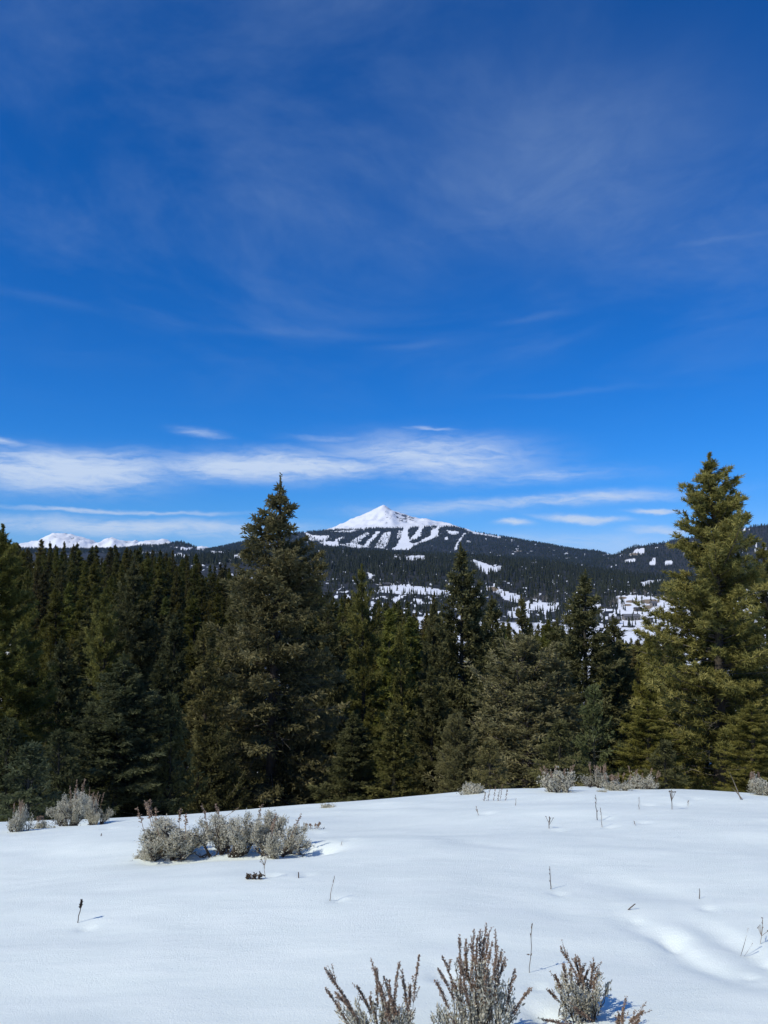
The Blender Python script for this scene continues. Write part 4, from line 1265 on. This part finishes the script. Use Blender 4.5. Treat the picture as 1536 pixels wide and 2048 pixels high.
def sagebrush(seed, H, R, n_stalk, lean, leaf=0.022, nleaf=9000):
    """Twisted stems, leaf clumps at their ends, upright seed stalks. Metres, base at 0."""
    rg = np.random.default_rng(seed)
    wood, leaves, heads = Geo(), Geo(), Geo()
    tips = []
    nst = max(5, int(7 + R * 20))
    for k in range(nst):
        az = rg.uniform(0, 6.28)
        out = rg.uniform(0.1, 1.0)
        d = unit(np.array([math.cos(az) * out * R / H + lean, math.sin(az) * out * R / H, 0.75]))
        P = [np.array([math.cos(az) * 0.22 * R * rg.random(), math.sin(az) * 0.22 * R * rg.random(), -0.06])]
        ln = H * rg.uniform(0.55, 0.8)
        for i in range(7):
            d = unit(d + rg.normal(0, 0.16, 3) + np.array([0, 0, 0.03]))
            P.append(P[-1] + d * ln / 7)
        r0 = 0.010 + 0.012 * H * rg.uniform(0.5, 1.1)
        wood.tube(P, np.linspace(r0, 0.004, 8), 5, 0.25 + 0.3 * rg.random())
        for i in range(2, 8):
            for _ in range(2):
                d2 = unit(d * 0.6 + rg.normal(0, 0.5, 3) + np.array([0, 0, 0.35]))
                l2 = H * rg.uniform(0.12, 0.3)
                b = P[i]
                m1 = b + d2 * l2 * 0.5 + rg.normal(0, 0.012, 3)
                e = m1 + unit(d2 + np.array([0, 0, 0.5])) * l2 * 0.5
                wood.tube([b, m1, e], [r0 * 0.4, r0 * 0.28, 0.002], 3, 0.4 + 0.3 * rg.random())
                for w in (0.55, 0.8, 1.0):
                    tips.append((m1 + (e - m1) * w, unit(d2 + np.array([0, 0, 0.6]))))
                for _ in range(2):
                    d3 = unit(d2 + rg.normal(0, 0.5, 3) + np.array([0, 0, 0.5]))
                    e3 = m1 + d3 * l2 * 0.55
                    wood.tube([m1, e3], [r0 * 0.22, 0.0015], 3, 0.5)
                    tips.append((e3, d3))
    tp = np.array([t[0] for t in tips])
    td = np.array([t[1] for t in tips])
    ok = tp[:, 2] > H * (0.16 + 0.2 * rg.random(len(tp)))
    if ok.sum() > 12:
        tp, td = tp[ok], td[ok]
    top = tp[:, 2].max()
    k = max(4, nleaf // len(tp))
    P = np.repeat(tp, k, 0)
    D = np.repeat(td, k, 0)
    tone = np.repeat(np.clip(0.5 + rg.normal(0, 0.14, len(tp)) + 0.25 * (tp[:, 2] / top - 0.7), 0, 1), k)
    dd = unit(D * 0.9 + rg.normal(0, 0.45, P.shape))
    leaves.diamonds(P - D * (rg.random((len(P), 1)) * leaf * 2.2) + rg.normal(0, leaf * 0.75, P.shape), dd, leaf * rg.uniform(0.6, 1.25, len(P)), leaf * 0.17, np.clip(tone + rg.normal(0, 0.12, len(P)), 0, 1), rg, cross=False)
    for j in range(n_stalk):
        b = tp[rg.integers(len(tp))]
        b = np.array([b[0], b[1], H * 0.5])
        e = np.array([b[0] * 1.25 + lean * 0.15, b[1] * 1.2, H * rg.uniform(1.0, 1.2)])
        stalk(heads, heads, b, e, (rg.normal(0, 0.1), 0, 0), rg, 0.55, 0.0075, 46, 0.75)
    q = np.concatenate(leaves.V)
    kz = H / max(float(q[:, 2].max() * 0.97), 0.03)
    kx = R / max(float(np.percentile(np.abs(q[:, 0] - q[:, 0].mean()), 99.3)), 0.03)
    for gg in (wood, leaves, heads):
        gg.V = [v * np.array([kx, kx * 0.7, kz if gg is not heads else 1.0]) for v in gg.V]
    s = 1.0
    return wood.mesh('stem', MAT['sage_wood'], True), leaves.mesh('leaves', MAT['sage']), (heads.mesh('seed_stalks', MAT['seed']) if n_stalk else None), s


for bx, by, hp, hw, ns, seed, lean, lab in SAGE:
    x, y, z = hit(bx, by)
    if by < 1600:
        y2 = y * 1.0
    Hs, Rs = hp / FPX * y, hw / FPX * y
    big = hp > 60
    wm, lm, hm, s = sagebrush(seed, Hs, Rs, ns, lean, 0.0175 if big else 0.022, 13000 if big else (3600 if hp > 25 else 1200))
    e = obj('sagebrush', None, loc=(x, y, z - 0.02))
    tag(e, lab, 'shrub', 'sagebrush on the snow')
    obj('stem', wm, e)
    tag(obj('leaves', lm, e), kind='stuff')
    if hm:
        tag(obj('seed_stalks', hm, e), kind='stuff')

# the large sagebrush at the photographer's feet: stalk tips where the photograph shows them
rg = np.random.default_rng(404)


def front_sage(lab, base_px, base_py, tips, Ys, nleafshoot, seed):
    rg = np.random.default_rng(seed)
    bx, by, bz = hit(base_px, base_py)
    e = obj('sagebrush', None, loc=(bx, by, bz - 0.02))
    tag(e, lab, 'shrub', 'sagebrush on the snow')
    wood, leaves, heads = Geo(), Geo(), Geo()
    org = np.array([bx, by, bz])
    for (tx, ty, hd) in tips:
        Y = by + rg.uniform(-Ys, Ys)
        p1 = np.array([float(v) for v in at(tx, ty, Y)]) - org
        p0 = np.array([p1[0] * 0.34 + rg.normal(0, 0.035), p1[1] * 0.5 + rg.normal(0, 0.03), 0.0])
        bow = (-0.18 * np.sign(p1[0]) * min(1, abs(p1[0]) * 4), 0, 0.10)
        P = stalk(wood, heads, p0, p1, bow, rg, hd * rg.uniform(0.85, 1.1), 0.0040, int(230 * hd / 0.4), 0.68)
        # side spikelets on the upper stalk
        for k in range(4):
            i = int(rg.integers(3, 6))
            d = unit(P[i + 1] - P[i] + np.array([rg.normal(0, 0.3), rg.normal(0, 0.3), 0.1]) * np.linalg.norm(P[i + 1] - P[i]))
            l = rg.uniform(0.03, 0.075)
            stalk(wood, heads, P[i], P[i] + d * l, (0, 0, 0), rg, 0.9, 0.0036, 30, 0.68)
    for k in range(nleafshoot):                      # leafy shoots below the stalks
        tx, ty, hd = tips[rg.integers(len(tips))]
        Y = by + rg.uniform(-Ys, Ys)
        f = rg.uniform(0.30, 0.78)
        p1 = (np.array([float(v) for v in at(tx + rg.normal(0, 24), ty, Y)]) - org)
        e1 = np.array([p1[0] * (f + 0.12), p1[1], p1[2] * f])
        p0 = np.array([p1[0] * 0.34 + rg.normal(0, 0.03), p1[1] * 0.4, 0.0])
        t = np.linspace(0, 1, 5)[:, None]
        P = p0 + (e1 - p0) * t + rg.normal(0, 0.006, (5, 3))
        wood.tube(P, np.linspace(0.0032, 0.0012, 5), 3, 0.35)
        n = 46
        s = 1 - 0.34 * rg.random(n)
        B = p0 + (e1 - p0) * s[:, None] + rg.normal(0, 0.007, (n, 3))
        d = unit(unit(e1 - p0) * 0.8 + rg.normal(0, 0.5, (n, 3)))
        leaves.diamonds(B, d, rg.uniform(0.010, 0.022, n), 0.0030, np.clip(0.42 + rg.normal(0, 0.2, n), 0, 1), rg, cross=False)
    tag(obj('stem', wood.mesh('stem', MAT['sage_wood'], True), e))
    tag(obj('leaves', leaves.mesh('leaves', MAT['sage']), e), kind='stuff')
    tag(obj('seed_stalks', heads.mesh('seed_stalks', MAT['seed']), e), kind='stuff')


front_sage('front sagebrush fan of brown seed stalks leaning left at the bottom edge', 800, 2130,
           [(649, 1926, .5), (650, 1964, .45), (672, 1975, .4), (714, 1962, .45), (742, 1907, .5), (752, 1926, .45), (768, 1944, .45), (797, 1912, .45), (803, 1930, .4), (838, 1898, .42), (690, 1990, .4), (760, 1960, .4), (778, 1975, .35),
            (740, 1985, .35), (820, 1960, .3), (660, 1940, .4), (780, 1948, .4)], 0.16, 75, 61)
front_sage('front sagebrush with the tallest dense brown seed stalks at the bottom edge', 960, 2120,
           [(919, 1858, .5), (916, 1905, .45), (948, 1850, .5), (955, 1862, .5), (960, 1848, .5), (973, 1838, .5), (978, 1856, .5), (990, 1853, .5), (996, 1880, .45), (1010, 1905, .45), (930, 1900, .45), (940, 1880, .5), (966, 1870, .5),
            (984, 1872, .5), (1030, 1928, .4), (1058, 1966, .35), (885, 1902, .38), (875, 1925, .35), (932, 1868, .45), (950, 1900, .4), (1004, 1890, .4), (912, 1960, .3), (870, 1950, .3)], 0.16, 105, 62)
front_sage('front sagebrush right of the tall stalks, rising from a hollow in the snow', 1170, 2034,
           [(1121, 1885, .42), (1126, 1920, .4), (1150, 1908, .45), (1156, 1904, .45), (1165, 1925, .4), (1188, 1916, .4), (1198, 1935, .4), (1175, 1932, .35), (1098, 1972, .3), (1110, 1940, .35), (1140, 1930, .4), (1190, 1950, .35)], 0.10, 50, 63)
front_sage('front sagebrush sprigs at the bottom edge, furthest right', 1235, 2075,
           [(1246, 2006, .5), (1238, 2020, .4), (1285, 2012, .5), (1277, 2030, .4), (1150, 2006, .3), (1115, 2036, .3), (1087, 2030, .3)], 0.06, 10, 64)

for k, (bx, by, tx, ty, kind, lab) in enumerate(STEMS):
    rg = np.random.default_rng(900 + k)
    x, y, z = hit(bx, by)
    p1 = np.array([float(v) for v in at(tx, ty, y)]) - np.array([x, y, z])
    g = Geo()
    L = float(np.linalg.norm(p1))
    r = 0.00038 * y + 0.0006
    n = 6
    t = np.linspace(-0.12, 1, n)[:, None]
    P = p1 * t + rg.normal(0, 0.014 * L, (n, 3)) * (t > 0.1)
    nm = 'dry_weed'
    if kind == 'head':
        g.tube(P, r * 1.1, 4, 0.1)
        s = rg.uniform(0.68, 1.02, 60)[:, None]
        d = unit(unit(p1) + rg.normal(0, 0.4, (60, 3)))
        g.diamonds(p1 * s, d, 0.015, 0.004, np.full(60, 0.06), rg)
    elif kind in ('yarrow',):
        nm = 'dry_flower'
        g.tube(P, r, 4, 0.3)
        for j in range(4):
            hb = p1 * rg.uniform(0.25, 0.5)
            ht = p1 * rg.uniform(0.8, 1.02) + np.array([rg.uniform(-0.4, 0.4) * L, rg.uniform(-0.2, 0.2) * L, 0])
            g.tube([hb, (hb + ht) / 2 + np.array([0, 0, -0.03 * L]), ht], r * 0.7, 3, 0.3)
            th = rg.uniform(0, 6.28, 40)
            rad = np.sqrt(rg.random(40)) * 0.05 * L
            B = ht + np.stack([rad * np.cos(th), rad * np.sin(th), rg.normal(0, 0.01 * L, 40)], 1)
            g.diamonds(B, unit(rg.normal(0, 0.3, (40, 3)) + [0, 0, 1]), 0.035 * L, 0.012 * L, np.full(40, 0.2), rg)
    elif kind == 'umbel':
        g.tube(P, r * 0.75, 3, 0.7)
        for j in range(7):
            b = P[int(rg.integers(2, 5))]
            e2 = b + unit(p1 + rg.normal(0, 0.35 * L, 3)) * L * rg.uniform(0.2, 0.42)
            g.tube([b, e2], r * 0.55, 3, 0.7)
            g.diamonds(np.repeat(e2[None], 4, 0), unit(rg.normal(0, 1, (4, 3))), 0.05 * L, 0.015 * L, np.full(4, 0.4), rg)
    elif kind == 'leafy':
        g.tube(P, r * 0.8, 4, 0.25)
        for s in (0.35, 0.38, 0.72, 0.76, 0.93, 0.98):
            b = p1 * s
            d = unit(np.array([rg.normal(0.4, 0.5), rg.normal(0, .4), rg.uniform(-0.2, 0.9)]))
            g.diamonds(b[None], d[None], L * 0.09, L * 0.016, np.array([0.35]), rg)
    elif kind == 'grass':
        nm = 'dry_grass'
        a = np.array([0.005, 0, 0]) * (y / 6)
        Pc = p1 * t + np.array([0.06 * L, 0, 0]) * (t * (1 - t))
        V = np.concatenate([Pc - a * np.array([.5, 1, 1, .8, .5, .1])[:, None], Pc + a * np.array([.5, 1, 1, .8, .5, .1])[:, None] + np.array([0, 0.006, 0])])
        Qg = [(i, i + 1, n + i + 1, n + i) for i in range(n - 1)]
        g.add(V, Q=Qg, c=0.7)
        V2 = V.copy() * np.array([1, 1, 0.45]) + np.array([0.02, 0, 0])
        g.add(V2, Q=Qg, c=0.6)
    elif kind == 'blade':
        g.tube(P, np.linspace(1.1, 0.5, n) * r, 3, 0.55)
        s = rg.uniform(0.6, 1.0, 12)[:, None]
        g.diamonds(p1 * s, unit(unit(p1) + rg.normal(0, 0.15, (12, 3))), 0.14 * L, 0.012 * L, np.full(12, 0.5), rg)
    elif kind == 'twig':
        g.tube(P, np.linspace(1.3, 0.6, n) * r, 4, 0.15)
        for s in (0.3, 0.62, 0.8):
            b = p1 * s
            d = unit(np.array([rg.choice([-1, 1]) * 0.5, 0, 0.9]))
            g.tube([b, b + d * L * 0.10], r * 0.8, 3, 0.15)
    else:
        g.tube(P, np.linspace(1.6, 1.2, n) * r, 5, 0.2)
        g.tube([p1 * 0.6, p1 * 0.6 + np.array([0.1 * L, 0, 0.12 * L])], r, 3, 0.2)
    o = obj(nm, g.mesh(nm, MAT['straw']), loc=(x, y, z))
    tag(o, lab, 'dry plant')

# fallen seed heads and the clump of brown stems
x, y, z = hit(508, 1758)
g = Geo()
rg = np.random.default_rng(5)
for dx in (-0.035, 0.0, 0.038):
    B = np.array([dx, 0, 0.018]) + rg.normal(0, 0.008, (40, 3))
    g.diamonds(B, unit(rg.normal(0, 1, (40, 3))), 0.016, 0.006, rg.uniform(0, 0.5, 40), rg)
    g.tube([(dx, 0, -0.05), (dx * 0.9, 0, 0.02)], 0.003, 3, 0.2)
tag(obj('dry_flower', g.mesh('dry_flower', MAT['straw']), loc=(x, y, z)), 'three brown seed clusters lying at the snow surface below the paired sagebrush', 'dry plant')
x, y, z = hit(978, 1602)
g = Geo()
for dx, dh in ((-0.07, 0.10), (-0.02, 0.13), (0.05, 0.17), (0.10, 0.15), (0.13, 0.19), (0.19, 0.14)):
    stalk(g, g, (dx, 0.02 * dx, -0.03), (dx + 0.03, 0, dh), (0, 0, 0), rg, 0.85, 0.007, 40, 0.35)
tag(obj('dry_weed', g.mesh('dry_weed', MAT['seed']), loc=(x, y, z)), 'clump of short brown seed stalks below the small leafy crest shrub', 'dry plant')

# ------------------------------------------------------------------ air
m = bpy.data.materials.new('haze_air')
m.use_nodes = True
t = m.node_tree
t.nodes.clear()
o_ = t.nodes.new('ShaderNodeOutputMaterial')
pv = t.nodes.new('ShaderNodeVolumePrincipled')
pv.inputs['Color'].default_value = (0.32, 0.60, 1.0, 1)
pv.inputs['Density'].default_value = 2.1e-5
pv.inputs['Anisotropy'].default_value = 0.2
t.links.new(pv.outputs[0], o_.inputs['Volume'])
g = Geo()
g.box(-13500, -120, -140, 13500, 13000, 1250)
hz = obj('haze', mesh_np('haze', np.concatenate(g.V), np.concatenate(g.Q), m))
tag(hz, kind='stuff')
